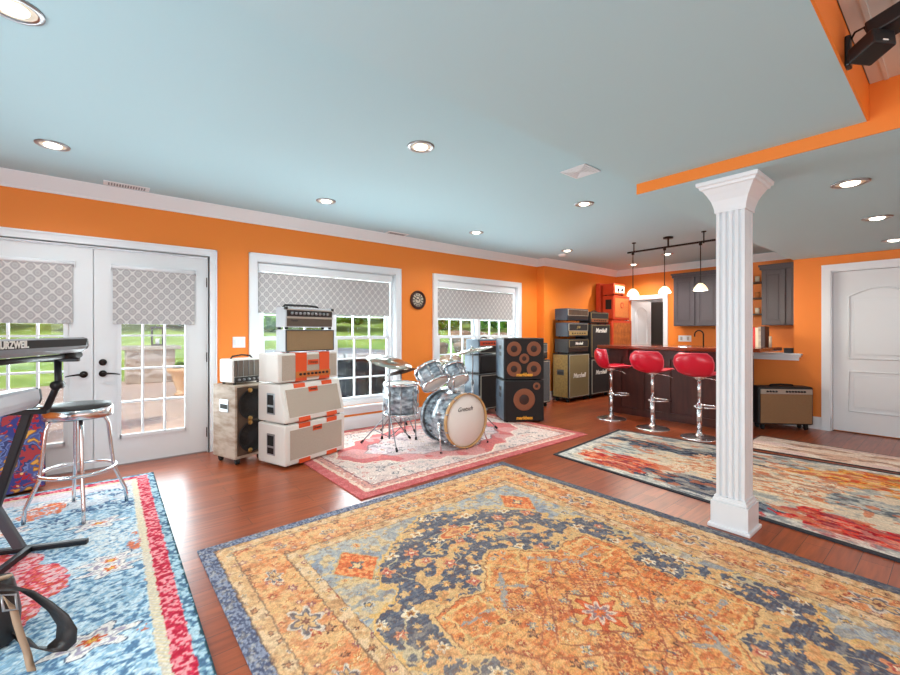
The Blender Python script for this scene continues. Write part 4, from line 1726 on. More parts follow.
# tan combo and silver head on top
x, y = orot(.10, .12)
cabinet('tan grille cabinet with silver sides atop the white head', (x, y, 1.0675), 14, .57, .17, .225, 'silver_vinyl', 'tan_grille', 'dark_panel', casters=False, handle=False, rim=.012, bev=.008)
hd = empty('amplifier_head', 'silver sided amplifier head topmost of the white and orange stack', 'amplifier', (x + .005, y + .005, 1.2955), 14)
w, d, h = .55, .18, .215
b = MB()
b.box(0, .01, .02, w, d, h, .008)
b.build('head_body', 'silver_vinyl', hd)
b = MB()
b.box(.012, .002, .03, w - .012, .012, .105)
b.m(1)
b.text('Fender', .028, front_at(.09, .0, .085), .001, .25)
b.build('grille', ['brown_panel', 'black_print'], hd)
b = MB()
b.box(.012, .0, .125, w - .012, .014, .185)
po = b.build('control_panel', 'dark_panel', hd)
for i in range(10):
    b = MB()
    b.cyl((.06 + i * .046, 0, .155), (.06 + i * .046, -.014, .155), .013, seg=12)
    b.build('knob', 'steel', po)
b = MB()
b.box(.005, -.002, .105, w - .005, .014, .124)
b.box(.005, -.002, .186, w - .005, .014, .196)
b.build('metal_strip', 'silver_panel', hd)
b = MB()
b.tube([(.03, .1, h), (.05, .1, h + .022), (.3, .1, h + .026), (.42, .1, h + .02), (.44, .1, h)], .011, seg=8)
b.build('handle', 'rubber', hd)
for (fx, fy) in ((.02, .03), (w - .02, .03), (.02, d - .03), (w - .02, d - .03)):
    b = MB()
    b.cyl((fx, fy, 0), (fx, fy, .022), .016, seg=12)
    b.build('foot', 'rubber', hd)
for fx in (.004, w - .004):
    b = MB()
    b.box(fx - .014, -.004, h - .026, fx + .014, .03, h + .003, .004, 1)
    b.build('corner_guard', 'black_plastic', hd)

# --- worn wooden cabinet and the small white amplifier
WX, WY, WR = 1.0, 4.37, 20
wc = empty('speaker_cabinet', 'worn wooden tall cabinet on casters by the door casing', 'amplifier cabinet', (WX, WY, 0), WR)
w, d, h = .34, .37, .76
b = MB()
b.box(0, .012, .06, w, d, h, .006)
b.build('cabinet_body', 'worn_wood', wc)
b = MB()
b.box(.02, .002, .09, w - .015, .014, h - .02)
b.build('baffle_board', 'brown_board', wc)
for zc in (.26, .57):
    b = MB()
    b.lathe([(.145, 0), (.15, .012), (.138, .014), (.13, .0), (.05, -.03 + .03), (0, .006)], 32, Matrix.Translation((w / 2, .002, zc)) @ FY)
    b.build('speaker_cone', 'black_grille', wc)
    for zz in (zc - .135, zc + .135):
        b = MB()
        b.cyl((w * .42, .003, zz), (w * .42, -.012, zz), .022, seg=14)
        b.build('clamp', 'brass', wc)
b = MB()
b.box(-.006, d * .5 - .07, .50, .002, d * .5 + .07, .62, .005, 1)
b.m(1)
b.box(-.009, d * .5 - .055, .53, -.005, d * .5 + .055, .575)
b.build('side_handle', ['steel', 'rubber'], wc)
for (x, y) in ((.05, .06), (w - .05, .06), (.05, d - .05), (w - .05, d - .05)):
    b = MB()
    b.cyl((x - .012, y, .028), (x + .012, y, .028), .028, seg=14)
    b.box(x - .02, y - .02, .04, x + .02, y + .02, .063)
    b.build('caster', 'rubber', wc)
c_, s_ = math.cos(R(WR)), math.sin(R(WR))
sa = empty('amplifier_head', 'small white amplifier with a caged tube front on the wooden cabinet', 'amplifier', (WX + .02 * c_ - .06 * s_, WY + .02 * s_ + .06 * c_, .763), WR)
w, d, h = .31, .24, .245
b = MB()
b.box(0, .02, .014, w, d, h, .015)
b.build('head_body', 'white_tolex', sa)
b = MB()
b.box(.012, .006, .075, w - .012, .022, h - .015)
b.build('tube_window', 'brown_panel', sa)
b = MB()
for i in range(5):
    b.box(.04 + i * .057, 0, .075, .043 + i * .057, .008, h - .015)
b.build('cage_bars', 'steel', sa)
b = MB()
b.box(.012, .002, .02, w - .012, .02, .07)
po = b.build('control_panel', 'dark_panel', sa)
for i in range(5):
    b = MB()
    b.cyl((.05 + i * .052, .002, .045), (.05 + i * .052, -.012, .045), .012, seg=12)
    b.build('knob', 'steel', po)
b = MB()
b.tube([(.04, .12, h - .003), (.06, .12, h + .022), (.155, .12, h + .034), (.25, .12, h + .022), (.27, .12, h - .003)], .008, seg=8)
b.build('handle', 'rubber', sa)
for (fx, fy) in ((.03, .04), (w - .03, .04), (.03, d - .03), (w - .03, d - .03)):
    b = MB()
    b.cyl((fx, fy, 0), (fx, fy, .018), .014, seg=10)
    b.build('foot', 'rubber', sa)

# --- bass cabinets with copper cones
def bass_cab(z, label, cones, logo_z):
    MX, MY, MR = 4.345, 4.075, -32
    root = empty('bass_cabinet', label, 'amplifier cabinet', (MX, MY, z), MR, 'black bass cabinets with copper cones')
    w, d, h = .575, .47, .585
    b = MB()
    b.box(0, .008, .01, w, d, h, .008)
    b.build('cabinet_body', 'black_tolex', root)
    b = MB()
    b.box(-.006, .02, .03, .0, d - .01, h - .02)
    b.build('side_panel', 'window_sheen_vinyl', root)  # black side face coloured with the window's reflection
    b = MB()
    b.box(.018, 0, .028, w - .018, .01, h - .018)
    b.build('grille', 'black_grille', root)
    for (cx, cz, r) in cones:
        b = MB()
        T = Matrix.Translation((cx, .001, cz)) @ FY
        b.lathe([(r, 0), (r, .006), (r * .93, .009), (r * .8, .004), (r * .72, .0065), (r * .5, .002), (r * .44, .001)], 36, T)
        b.m(1)
        b.lathe([(r * .46, .0012), (r * .4, .006), (r * .2, .011), (0, .012)], 30, T)
        b.build('speaker_cone', ['copper_cone', 'brown_cone'], root)
    b = MB()
    b.text('markbass', .062, front_at(w * .5, -.006, logo_z), .002, .1, .003)
    b.build('logo', 'yellow_print', root)
    for zc in (h * .62, h * .78):
        b = MB()
        b.box(-.012, d * .42 - .05, zc - .03, -.004, d * .42 + .05, zc + .03, .004, 1)
        b.build('side_handle', 'black_plastic', root)
    for (fx, fy) in ((.05, .05), (w - .05, .05), (.05, d - .05), (w - .05, d - .05)):
        b = MB()
        b.cyl((fx, fy, 0), (fx, fy, .014), .018, seg=12)
        b.build('foot', 'rubber', root)
bass_cab(.0095, 'lower black bass cabinet with one large copper cone', [(.285, .315, .155), (.465, .5, .052)], .06)
bass_cab(.597, 'upper black bass cabinet with four copper cones', [(.14, .435, .103), (.425, .435, .103), (.14, .155, .103), (.425, .155, .103), (.285, .3, .07)], .075)

# --- dark stack between the drums and the bass cabinets
BX, BY = 4.42, 4.64
cabinet('black cabinet with two dim speakers behind the drums', (BX, BY, .0095), 0, .5, .36, .62, 'black_tolex', 'black_grille', 'piping', casters=True, handle=False, side='window_sheen_vinyl')
b = MB()
cabinet('plain black cabinet second in the stack behind the drums', (BX, BY, .632), 0, .5, .36, .29, 'black_tolex', 'black_grille', None, casters=False, handle=False, side='window_sheen_vinyl')
head('red fronted amplifier head atop the dark stack behind the drums', (BX + .01, BY + .03, .924), 0, .48, .3, .235, 'window_sheen_vinyl', 'red_orange_vinyl', 'black_grille', 'piping', knobs=6, ptop=True)

# --- far row along the orange wall
cabinet('grey grille cabinet partly hidden by the bass cabinets', (5.28, 4.5, 0), 0, .67, .36, .80, 'black_tolex', 'grey_grille', 'piping', handle=False)
head('small dark head with pale piping on the grey cabinet', (5.36, 4.53, .803), 0, .55, .26, .28, 'black_tolex', 'dark_panel', 'grey_grille', 'piping', knobs=5)
cabinet('olive grille cabinet with gold sides on casters', (6.47, 4.5, 0), 0, .66, .36, .875, 'black_tolex', 'olive_grille', 'piping', 'Marshall', lsize=.115, side='gold_tolex', lpos=(.5, .5))
head('black head with white script on the olive cabinet', (6.48, 4.51, .878), 0, .64, .31, .262, 'black_tolex', 'brown_cone', 'black_grille', 'gold_piping', 'Marshall', lsize=.07, knobs=6, handle=None)
head('middle dark head with a gold badge, second above the olive cabinet', (6.48, 4.52, 1.172), 0, .64, .28, .265, 'dark_blue_tolex', 'gold_piping', 'black_grille', 'piping', 'JTM', 'gold_piping', .06, 6, handle=None)
head('topmost dark head above the olive cabinet', (6.46, 4.52, 1.469), 0, .67, .28, .225, 'dark_blue_tolex', 'dark_panel', 'brown_board', 'piping', None, knobs=0, handle=None)
cabinet('lower black four speaker cabinet behind the first red stool', (7.19, 4.5, 0), 0, .68, .36, .76, 'black_tolex', 'black_grille', 'piping', 'Marshall', lsize=.115, lpos=(.5, .62), group='black cabinets with white script')
cabinet('upper black four speaker cabinet stacked below the black head', (7.19, 4.5, .763), 0, .68, .36, .655, 'black_tolex', 'black_grille', 'gold_piping', 'Marshall', lsize=.115, casters=False, lpos=(.5, .84), group='black cabinets with white script')
head('black head with a copper panel atop the black cabinets', (7.20, 4.52, 1.422), 0, .64, .26, .23, 'black_tolex', 'copper_cone', 'black_grille', 'gold_piping', None, knobs=6)
cabinet('bottom orange cabinet behind the end of the bar', (7.95, 4.5, 0), 0, .78, .36, .80, 'red_orange_vinyl', 'amber_grille', None, casters=True, rim=.05)
cabinet('wide amber grille orange cabinet in the middle of the orange tower', (7.95, 4.5, .803), 0, .78, .36, .70, 'red_orange_vinyl', 'amber_grille', None, casters=False, handle=False, rim=.05)
oc = cabinet('orange cabinet with a square side port near the top of the tower', (8.0, 4.5, 1.508), 0, .64, .26, .50, 'red_orange_vinyl', 'orange_grille', None, casters=False, handle=False, rim=.05)
b = MB()
b.box(-.006, .06, .22, .004, .19, .42, .004, 1)
b.build('side_port', 'rubber', oc)
b = MB()
b.lathe([(.06, 0), (.06, .006), (.045, .006), (.045, 0)], 24, Matrix.Translation((.32, .006, .31)) @ FY)
b.build('crest', 'red_orange_vinyl', oc)
oh = head('small orange head with pale dials topmost of the orange tower', (8.0, 4.5, 2.013), 0, .45, .26, .235, 'red_orange_vinyl', 'orange_grille', 'orange_grille', None, None, knobs=0, handle=None)
b = MB()
b.box(.05, -.002, .05, .40, .006, .19, .004, 1)
po = b.build('dial_plate', 'ivory', oh)
for xk in (.15, .30):
    b = MB()
    b.cyl((xk, -.002, .12), (xk, -.02, .12), .035, .03, seg=18)
    b.build('dial', 'dark_panel', po)
b = MB()
b.box(0, 0, .012, .62, .1, .76, .01)
sl = b.build('slim_case', 'red_orange_vinyl', None, (7.955, 4.785, 1.508))
tag(sl, 'slim dark orange case upright behind the orange tower', 'case')

# --- tan combo by the knee wall
fc = empty('combo_amplifier', 'tan grille combo amplifier on casters beside the column', 'amplifier', (6.60, 1.70, 0), -46)
w, d, h = .66, .22, .50
b = MB()
b.box(0, .02, .07, w, d, h + .06, .02)
b.build('cabinet_body', 'black_tolex', fc)
b = MB()
b.box(.025, .008, .09, w - .025, .022, h - .035)
b.build('grille', 'wheat_grille', fc)
b = MB()
b.box(.025, .004, h - .033, w - .025, .022, h + .03)
po = b.build('control_panel', 'silver_panel', fc)
for i in range(11):
    xk = .10 + i * .035 + (.09 if i > 3 else 0)
    b = MB()
    b.cyl((xk, .004, h), (xk, -.014, h), .013, .010, seg=12)
    b.build('knob', 'black_plastic', po)
b = MB()
b.tube([(w * .28, .11, h + .055), (w * .3, .11, h + .075), (w * .5, .11, h + .082), (w * .7, .11, h + .075), (w * .72, .11, h + .055)], .011, seg=8)
b.build('handle', 'rubber', fc)
for (x, y) in ((.07, .06), (w - .07, .06), (.07, d - .04), (w - .07, d - .04)):
    b = MB()
    b.cyl((x - .012, y, .03), (x + .012, y, .03), .03, seg=14)
    b.box(x - .018, y - .018, .045, x + .018, y + .018, .073)
    b.build('caster', 'rubber', fc)

# ------------------------------------------------------------------ drum kit
RZ = .0095
def legs(root, pts, r=.008):
    for a, c in pts:
        b = MB()
        b.tube([a, c], r, seg=10)
        f = b.build('leg', 'stand_chrome', root)
        g = MB()
        d_ = (Vector(c) - Vector(a)).normalized()
        g.cyl(Vector(c) - d_ * .03, Vector(c) + d_ * .002, .013, .016, seg=12)
        g.build('rubber_foot', 'rubber', f)

def drum(name, label, cat, r, L, root_mtx, loc, group=None, top='drum_head', bottom='drum_head', nl=8, hoop='chrome'):
    """axis along local Z, bottom at z=0"""
    root = empty(name, label, cat, loc, 0, group)
    if root_mtx:
        root.rotation_euler = root_mtx
    b = MB()
    b.lathe([(r - .008, .0), (r, .0), (r, L), (r - .008, L)], 48)
    b.build('shell', 'drum_pearl', root)
    for z, m_, s in ((0, bottom, -1), (L, top, 1)):
        b = MB()
        b.lathe([(0, z + s * .006), (r - .004, z + s * .006), (r + .003, z - s * .004), (r + .003, z - s * .014)], 48)
        b.build('drumhead', m_, root)
        b = MB()
        b.lathe([(r + .003, z - s * .016), (r + .012, z - s * .016), (r + .012, z + s * .016), (r + .003, z + s * .016)], 48, close=True)
        b.build('hoop', hoop, root)
    for k in range(nl):
        a = 2 * PI * k / nl + .2
        x, y = math.cos(a), math.sin(a)
        b = MB()
        b.cyl((x * (r + .012), y * (r + .012), -.012), (x * (r + .012), y * (r + .012), L + .012), .004, seg=8)
        b.ball((x * (r + .008), y * (r + .008), L * .28), .015, 1, 1, 1.8, 10)
        b.ball((x * (r + .008), y * (r + .008), L * .72), .015, 1, 1, 1.8, 10)
        b.build('lug', 'steel', root)
    return root

# bass drum: axis along Y, front head faces the room
bd = empty('bass_drum', 'bass drum with a white front head and a script logo', 'drum', (3.07, 3.45, RZ))
r, L = .278, .40
T = Matrix.Translation((0, 0, .302)) @ Matrix.Rotation(R(-90), 4, 'X')     # local +Z -> +Y
b = MB()
b.lathe([(r - .01, 0), (r, 0), (r, L), (r - .01, L)], 64, T)
b.build('shell', 'drum_pearl', bd)
b = MB()
b.lathe([(0, -.014), (r - .006, -.014), (r + .004, .0), (r + .004, .012)], 64, T)
b.build('front_head', 'drum_head', bd)
b = MB()
b.lathe([(0, L + .01), (r - .006, L + .01), (r + .004, L), (r + .004, L - .012)], 64, T)
b.build('batter_head', 'drum_head', bd)
for z0, z1, hm in ((-.03, .008, 'maple'), (L - .012, L + .03, 'drum_pearl')):
    b = MB()
    b.lathe([(r + .005, z0), (r + .018, z0), (r + .018, z1), (r + .005, z1)], 64, T, close=True)
    b.build('hoop', hm, bd)
b = MB()
b.text('Gretsch', .066, Matrix.Translation((-.02, -.0165, .302 + .125)) @ Matrix.Rotation(R(0), 4, 'Y') @ FRONT, .001, .35, 0)
b.build('logo', 'black_print', bd)
for k in range(10):
    a = 2 * PI * k / 10 + .3
    x, z = math.cos(a) * (r + .02), math.sin(a) * (r + .02) + .302
    b = MB()
    b.cyl((x, -.035, z), (x, .12, z), .004, seg=8)
    b.box(x - .012, -.04, z - .008, x + .012, -.024, z + .008, .003, 1)
    b.ball((math.cos(a) * (r + .01), .12, math.sin(a) * (r + .01) + .302), .02, 1, 1.6, 1, 10)
    b.build('tension_rod', 'steel', bd)
for s in (-1, 1):
    b = MB()
    b.box(s * (r + .004) - .016, .07, .23, s * (r + .004) + .016, .12, .30, .006)
    b.tube([(s * (r + .01), .09, .30), (s * (r + .03), .06, .17), (s * (r + .06), .0, .014)], .009, seg=10)
    sp_ = b.build('spur', 'chrome', bd)
    g = MB()
    g.cyl((s * (r + .057), .006, .018), (s * (r + .061), -.001, .007), .012, seg=12)
    g.build('rubber_foot', 'rubber', sp_)
b = MB()
b.box(-.04, .17, .57, .04, .25, .605, .008)
b.cyl((0, .21, .59), (0, .21, .80), .014)
b.tube([(0, .21, .74), (-.06, .24, .79), (-.12, .28, .80)], .011)
b.tube([(0, .21, .74), (.06, .24, .79), (.11, .28, .80)], .011)
b.build('tom_mount', 'chrome', bd)

drum('rack_tom', 'larger rack tom on the left above the bass drum', 'drum', .142, .20, (R(-38), R(-6), 0), (2.835, 3.68, .705), 'rack toms')
drum('rack_tom', 'smaller rack tom on the right above the bass drum', 'drum', .122, .18, (R(-38), R(8), 0), (3.155, 3.68, .71), 'rack toms', nl=6)
ft = drum('floor_tom', 'floor tom on three chrome legs left of the bass drum', 'drum', .195, .355, None, (2.80, 4.31, .285 + RZ))
legs(ft, [((math.cos(a) * .21, math.sin(a) * .21, .2), (math.cos(a) * .235, math.sin(a) * .235, -.28)) for a in (R(-75), R(45), R(165))], .007)

def stand(name, label, loc, h, spread, phase, group=None, boom=None):
    root = empty(name, label, 'cymbal stand', loc, 0, group)
    b = MB()
    b.cyl((0, 0, .07), (0, 0, h * .6), .012)
    b.cyl((0, 0, h * .58), (0, 0, h * .6 + .03), .018, seg=14)
    b.cyl((0, 0, h * .6), (0, 0, h), .008)
    b.cyl((0, 0, h - .01), (0, 0, h + .05), .004, seg=8)
    b.build('pole', 'stand_chrome', root)
    b = MB()
    b.cyl((0, 0, .33), (0, 0, .37), .02, seg=14)
    b.build('collar', 'stand_chrome', root)
    for k in range(3):
        a = R(phase + 120 * k)
        c, s = math.cos(a), math.sin(a)
        b = MB()
        b.tube([(c * .015, s * .015, .35), (c * spread, s * spread, .012)], .0065, seg=8)
        b.tube([(c * .01, s * .01, .09), (c * spread * .55, s * spread * .55, .165)], .005, seg=8)
        lg_ = b.build('leg', 'stand_chrome', root)
        g = MB()
        g.cyl((c * (spread - .028), s * (spread - .028), .042), (c * (spread + .002), s * (spread + .002), 0.013), .012, .014, seg=12)
        g.build('rubber_foot', 'rubber', lg_)
    return root
def cymbal(parent, r, z, nrm, m_='cymbal', off=(0, 0)):
    q = Vector((0, 0, 1)).rotation_difference(Vector(nrm)).to_matrix().to_4x4()
    T = Matrix.Translation((off[0], off[1], z)) @ q
    b = MB()
    b.lathe([(.006, .03), (.02, .029), (.035, .018), (.042, .010), (r * .6, .003), (r, -.012), (r - .001, -.0135), (r * .6, .0015), (.042, .0085), (.03, .018), (.006, .028)], 56, T)
    c = b.build('cymbal', m_, parent)
    b = MB()
    b.cyl(T @ Vector((0, 0, .026)), T @ Vector((0, 0, .06)), .009, seg=12)
    b.build('wing_nut', 'chrome', c)
    return c
s1 = stand('cymbal_stand', 'chrome stand with a tilted crash cymbal left of the floor tom', (2.505, 4.09, RZ), .94, .33, 12)
Fv, Rv = Vector((.637, .771, 0)), Vector((.771, -.637, 0))
cymbal(s1, .255, .935, (Vector((0, 0, 1)) + .24 * Rv - .17 * Fv).normalized())
s2 = stand('cymbal_stand', 'chrome stand with a dark cymbal behind the floor tom', (3.0, 4.62, RZ), .76, .26, 40)
cymbal(s2, .19, .755, (Vector((0, 0, 1)) - .25 * Rv + .2 * Fv).normalized(), 'dark_cymbal')
s3 = stand('cymbal_stand', 'chrome stand with a thin ride cymbal right of the toms', (3.66, 3.98, RZ), 1.03, .34, -20)
cymbal(s3, .255, 1.03, (Vector((0, 0, 1)) - .21 * Rv - .03 * Fv).normalized())
s4 = stand('hi_hat_stand', 'chrome stand with hi hat cymbals behind the small tom', (3.50, 4.22, RZ), .90, .28, 60)
cymbal(s4, .175, .865, (0, 0, 1))
cymbal(s4, .175, .885, (.03, -.03, 1))

# ------------------------------------------------------------------ bar
bar = empty('bar_counter', 'dark wood bar with a red brown top behind the stools', 'bar', (6.30, 2.75, 0))
b = MB()
b.box(0, -.82, 0, .62, .87, 1.012)
b.box(.55, -.82, 0, .94, -.72, 1.012)
b.build('bar_base', 'bar_wood', bar)
b = MB()
b.box(-.02, -.82, 0, 0, .87, .11)
b.box(-.02, -.82, .88, 0, .87, 1.0)
for y in (-.80, -.40, -.02, .36, .72):
    b.box(-.018, y - .012 if y < -.7 else y - .05, .11, 0, y + .06, .88)
b.box(0, .87, 0, .62, .885, .11)
b.box(0, .87, .88, .62, .885, 1.0)
b.box(0, .87, .11, .1, .885, .88)
b.box(.52, .87, .11, .62, .885, .88)
b.build('panel_frame', 'bar_wood', bar)
b = MB()
poly = [(-.22, -.95), (-.22, .90), (-.19, .97), (-.12, 1.02), (.62, 1.02), (.68, .98), (.70, .92), (.70, -.70), (.93, -.75), (.93, -1.15), (.45, -1.15), (.05, -1.12)]
b.prism(poly, 1.013, 1.062, None, .008)
b.build('bar_top', 'bar_top', bar)
for y in (.5, -.3):
    b = MB()
    b.box(-.17, y - .02, .86, 0, y + .02, 1.012)
    b.build('corbel', 'bar_wood', bar)

# stools with red shell seats
def bar_stool(label, loc, rot):
    """seat faces local +X"""
    root = empty('bar_stool', label, 'bar stool', loc, rot, 'red bar stools with chrome bases')
    b = MB()
    b.lathe([(0, 0), (.205, 0), (.207, .006), (.19, .014), (.12, .028), (.05, .045), (.034, .06), (.03, .075), (0, .075)], 40)
    b.build('base', 'chrome', root)
    b = MB()
    b.cyl((0, 0, .07), (0, 0, .42), .028, seg=20)
    b.cyl((0, 0, .42), (0, 0, .735), .02, seg=20)
    b.cyl((0, 0, .70), (0, 0, .745), .05, .09, seg=20)
    b.build('column', 'chrome', root)
    b = MB()
    pts = [(.02, .04, .36), (.1, .12, .36), (.2, .13, .36), (.255, .07, .36), (.265, 0, .36), (.255, -.07, .36), (.2, -.13, .36), (.1, -.12, .36), (.02, -.04, .36)]
    b.tube(pts, .011, seg=10)
    b.cyl((0, 0, .345), (0, 0, .375), .036, seg=18)
    b.build('footrest', 'chrome', root)
    b = MB()
    b.tube([(.0, -.03, .725), (.09, -.16, .70), (.12, -.2, .675)], .006, seg=8)
    b.build('lift_lever', 'chrome', root)
    # seat shell: profile along X swept over width, seat curves up into the back
    prof = [(.235, .770), (.21, .757), (.13, .768), (.03, .760), (-.06, .750), (-.125, .762), (-.168, .800), (-.192, .855), (-.205, .915), (-.208, .975), (-.202, 1.02)]
    wid = [.13, .175, .19, .195, .19, .185, .205, .228, .235, .215, .155]
    nW = 14
    t = bmesh.new()
    grids = []
    for side in (0, 1):
        rows = []
        for i, ((px, pz), ww) in enumerate(zip(prof, wid)):
            a = prof[max(0, i - 1)]
            c = prof[min(len(prof) - 1, i + 1)]
            dx, dz = c[0] - a[0], c[1] - a[1]
            ln = math.hypot(dx, dz)
            nx, nz = (dz / ln, -dx / ln)            # normal toward the sitter
            nx, nz = (nx, nz) if (nz > 0 or nx > 0) else (-nx, -nz)
            row = []
            for k in range(nW + 1):
                u = -1 + 2 * k / nW
                th = .021 * math.sqrt(max(0, 1 - u * u)) + .004
                s_ = 1 if side else -1
                curl = .055 * u * u if i > 5 else .022 * u * u
                bx = px + nx * (th * s_) + (curl if i > 5 else 0)
                bz = pz + nz * (th * s_) + (0 if i > 5 else curl)
                row.append(t.verts.new((bx, ww * u, bz)))
            rows.append(row)
        grids.append(rows)
    n, m_ = len(prof), nW
    for side, rows in enumerate(grids):
        for i in range(n - 1):
            for k in range(m_):
                t.faces.new((rows[i][k], rows[i][k + 1], rows[i + 1][k + 1], rows[i + 1][k]))
    A, B = grids
    ringA = [A[0][k] for k in range(m_ + 1)] + [A[i][m_] for i in range(1, n)] + [A[n - 1][k] for k in range(m_ - 1, -1, -1)] + [A[i][0] for i in range(n - 2, 0, -1)]
    ringB = [B[0][k] for k in range(m_ + 1)] + [B[i][m_] for i in range(1, n)] + [B[n - 1][k] for k in range(m_ - 1, -1, -1)] + [B[i][0] for i in range(n - 2, 0, -1)]
    q = len(ringA)
    for i in range(q):
        j = (i + 1) % q
        t.faces.new((ringA[i], ringA[j], ringB[j], ringB[i]))
    bmesh.ops.recalc_face_normals(t, faces=t.faces[:])
    rim = [((ringA[i].co + ringB[i].co) / 2).copy() for i in range(q)]
    b = MB()
    b._new(t, None, True)
    so = b.build('seat_shell', 'red_vinyl', root)
    md = so.modifiers.new('sub', 'SUBSURF')
    md.levels = md.render_levels = 1
    b = MB()
    b.tube(rim, .0045, seg=8, closed=True)
    b.build('seat_piping', 'seat_piping', root)
    return root
st = bar_stool('red shell stool turned side on at the left end of the bar', (5.79, 3.30, 0), -38)
dup(st, (5.62, 2.62, 0), -6, 'middle red shell stool seen from behind at the bar')
dup(st, (5.55, 2.03, 0), -6, 'red shell stool nearest the white column')

# ------------------------------------------------------------------ behind the bar
def wall_cabinet(label, y0, y1, z0, z1, ndoors):
    """hangs on the far wall; local X runs along -Y"""
    root = empty('wall_cabinet', label, 'cabinet', (XB - .33, y1, z0), -90, 'grey wall cabinets')
    w, h, d = y1 - y0, z1 - z0, .33
    b = MB()
    b.box(0, .02, 0, w, d, h)
    b.build('cabinet_body', 'cabinet_grey', root)
    b = MB()
    b.box(-.035, -.03, h - .012, w + .035, d, h + .02)
    b.box(-.02, -.012, h - .06, w + .02, d, h - .012)
    b.build('cornice', 'cabinet_grey', root)
    dw = w / ndoors
    for i in range(ndoors):
        b = MB()
        a, c = i * dw + .012, (i + 1) * dw - .012
        b.box(a, 0, .01, c, .02, h - .07, .003, 1)
        for (p, q, r_, s_) in ((a, .01, a + .06, h - .07), (c - .06, .01, c, h - .07), (a + .06, .01, c - .06, .07), (a + .06, h - .13, c - .06, h - .07)):
            b.box(p, -.008, q, r_, .001, s_, .002, 1)
        b.box(a + .085, -.005, .095, c - .085, .001, h - .155, .004, 1)
        b.build('cabinet_door', 'cabinet_grey', root)
wall_cabinet('grey two door wall cabinet beside the doorway', 2.79, 3.58, 1.38, 2.36, 2)
wall_cabinet('grey wall cabinet against the right wall', 1.50, 2.17, 1.38, 2.36, 2)
for i, z in enumerate((1.56, 1.83, 2.1)):
    b = MB()
    b.box(XB - .26, 2.19, z, XB - .004, 2.77, z + .02, .003, 1)
    o = b.build('wall_shelf', 'brown_board')
    tag(o, ('lowest', 'middle', 'top')[i] + ' dark shelf between the grey cabinets', 'shelf', 'dark shelves between the cabinets')
    for k in range(3):
        g = MB()
        g.lathe([(0, 0), (.03, 0), (.036, .10), (.033, .10), (.027, .006), (0, .006)], 16)
        g_ = g.build('drinking_glass', 'orange_grille' if (i + k) % 2 else 'book_cream', None, (XB - .15, 2.27 + k * .12, z + .02))
        tag(g_, ('right', 'middle', 'left')[k] + ' tumbler on the ' + ('lowest', 'middle', 'top')[i] + ' dark shelf', 'glass', 'tumblers on the dark shelves')
bc = empty('base_cabinet', 'dark base cabinets under the back counter', 'cabinet', (XB - .61, 1.5, 0))
b = MB()
b.box(.02, .0, .1, .6, 2.28, .878)
b.box(.08, .0, 0, .6, 2.28, .1)
b.build('cabinet_body', 'cabinet_grey', bc)
for i in range(4):
    b = MB()
    b.box(0, .02 + i * .565, .12, .02, .565 + i * .565, .86, .004, 1)
    b.build('cabinet_door', 'cabinet_grey', bc)
b = MB()
b.box(XB - .64, 1.485, .88, XB - .002, 3.80, .92, .006)
o = b.build('back_counter', 'counter')
tag(o, 'dark back counter along the orange wall', 'counter')
fa = empty('faucet', 'dark gooseneck faucet on the back counter', 'faucet', (XB - .3, 3.06, .92))
b = MB()
pts = [(0, 0, 0)] + [(0, 0, .3)] + [(-.0 - 0, .075 * (1 - math.cos(a)), .3 + .075 * math.sin(a)) for a in [PI * k / 8 for k in range(1, 9)]] + [(0, .15, .26)]
b.tube(pts, .012, seg=10)
b.cyl((0, 0, 0), (0, 0, .03), .026, seg=16)
b.build('spout', 'bronze', fa)
for s in (-1, 1):
    b = MB()
    b.cyl((0, s * .11, 0), (0, s * .11, .04), .018, seg=14)
    b.tube([(0, s * .11, .04), (0, s * .15, .075), (0, s * .18, .085)], .009, seg=8)
    b.build('tap_handle', 'bronze', fa)
def book(label, y, w, h, d, m_, page='book_cream'):
    root = empty('book', label, 'book', (6.93, y, 1.064), 0, 'books on the bar top')
    b = MB()
    b.box(0, 0, 0, d, .003, h)
    b.box(0, w - .003, 0, d, w, h)
    b.box(-.003, 0, 0, .001, w, h)
    b.build('cover', m_, root)
    b = MB()
    b.box(.003, .003, .004, d - .006, w - .003, h - .004)
    b.build('pages', page, root)
book('red book standing nearest the column on the bar top', 1.832, .04, .27, .2, 'book_red')
book('cream book between the red book and the brown book', 1.797, .034, .265, .2, 'book_cream')
book('brown book between the cream book and the dark book', 1.768, .028, .275, .2, 'worn_wood')
book('dark tall book at the right end of the book row on the bar top', 1.722, .045, .28, .2, 'book_dark')
ca = empty('candle', 'cream pillar candle on the bar top beside the dark book', 'candle', (6.98, 1.675, 1.064))
b = MB()
b.lathe([(0, 0), (.018, 0), (.018, .14), (.014, .145), (0, .14)], 20)
b.build('wax', 'book_cream', ca)
b = MB()
b.cyl((0, 0, .14), (0, 0, .155), .002, seg=6)
b.build('wick', 'black_print', ca)
cm = empty('storage_box', 'small black box at the right end of the white ledge', 'box', (7.26, 1.495, .981))
b = MB()
b.box(0, 0, 0, .12, .095, .05, .004)
b.build('box_body', 'black_plastic', cm)
b = MB()
b.box(-.003, -.003, .05, .123, .098, .066, .004)
b.build('box_lid', 'dark_panel', cm)
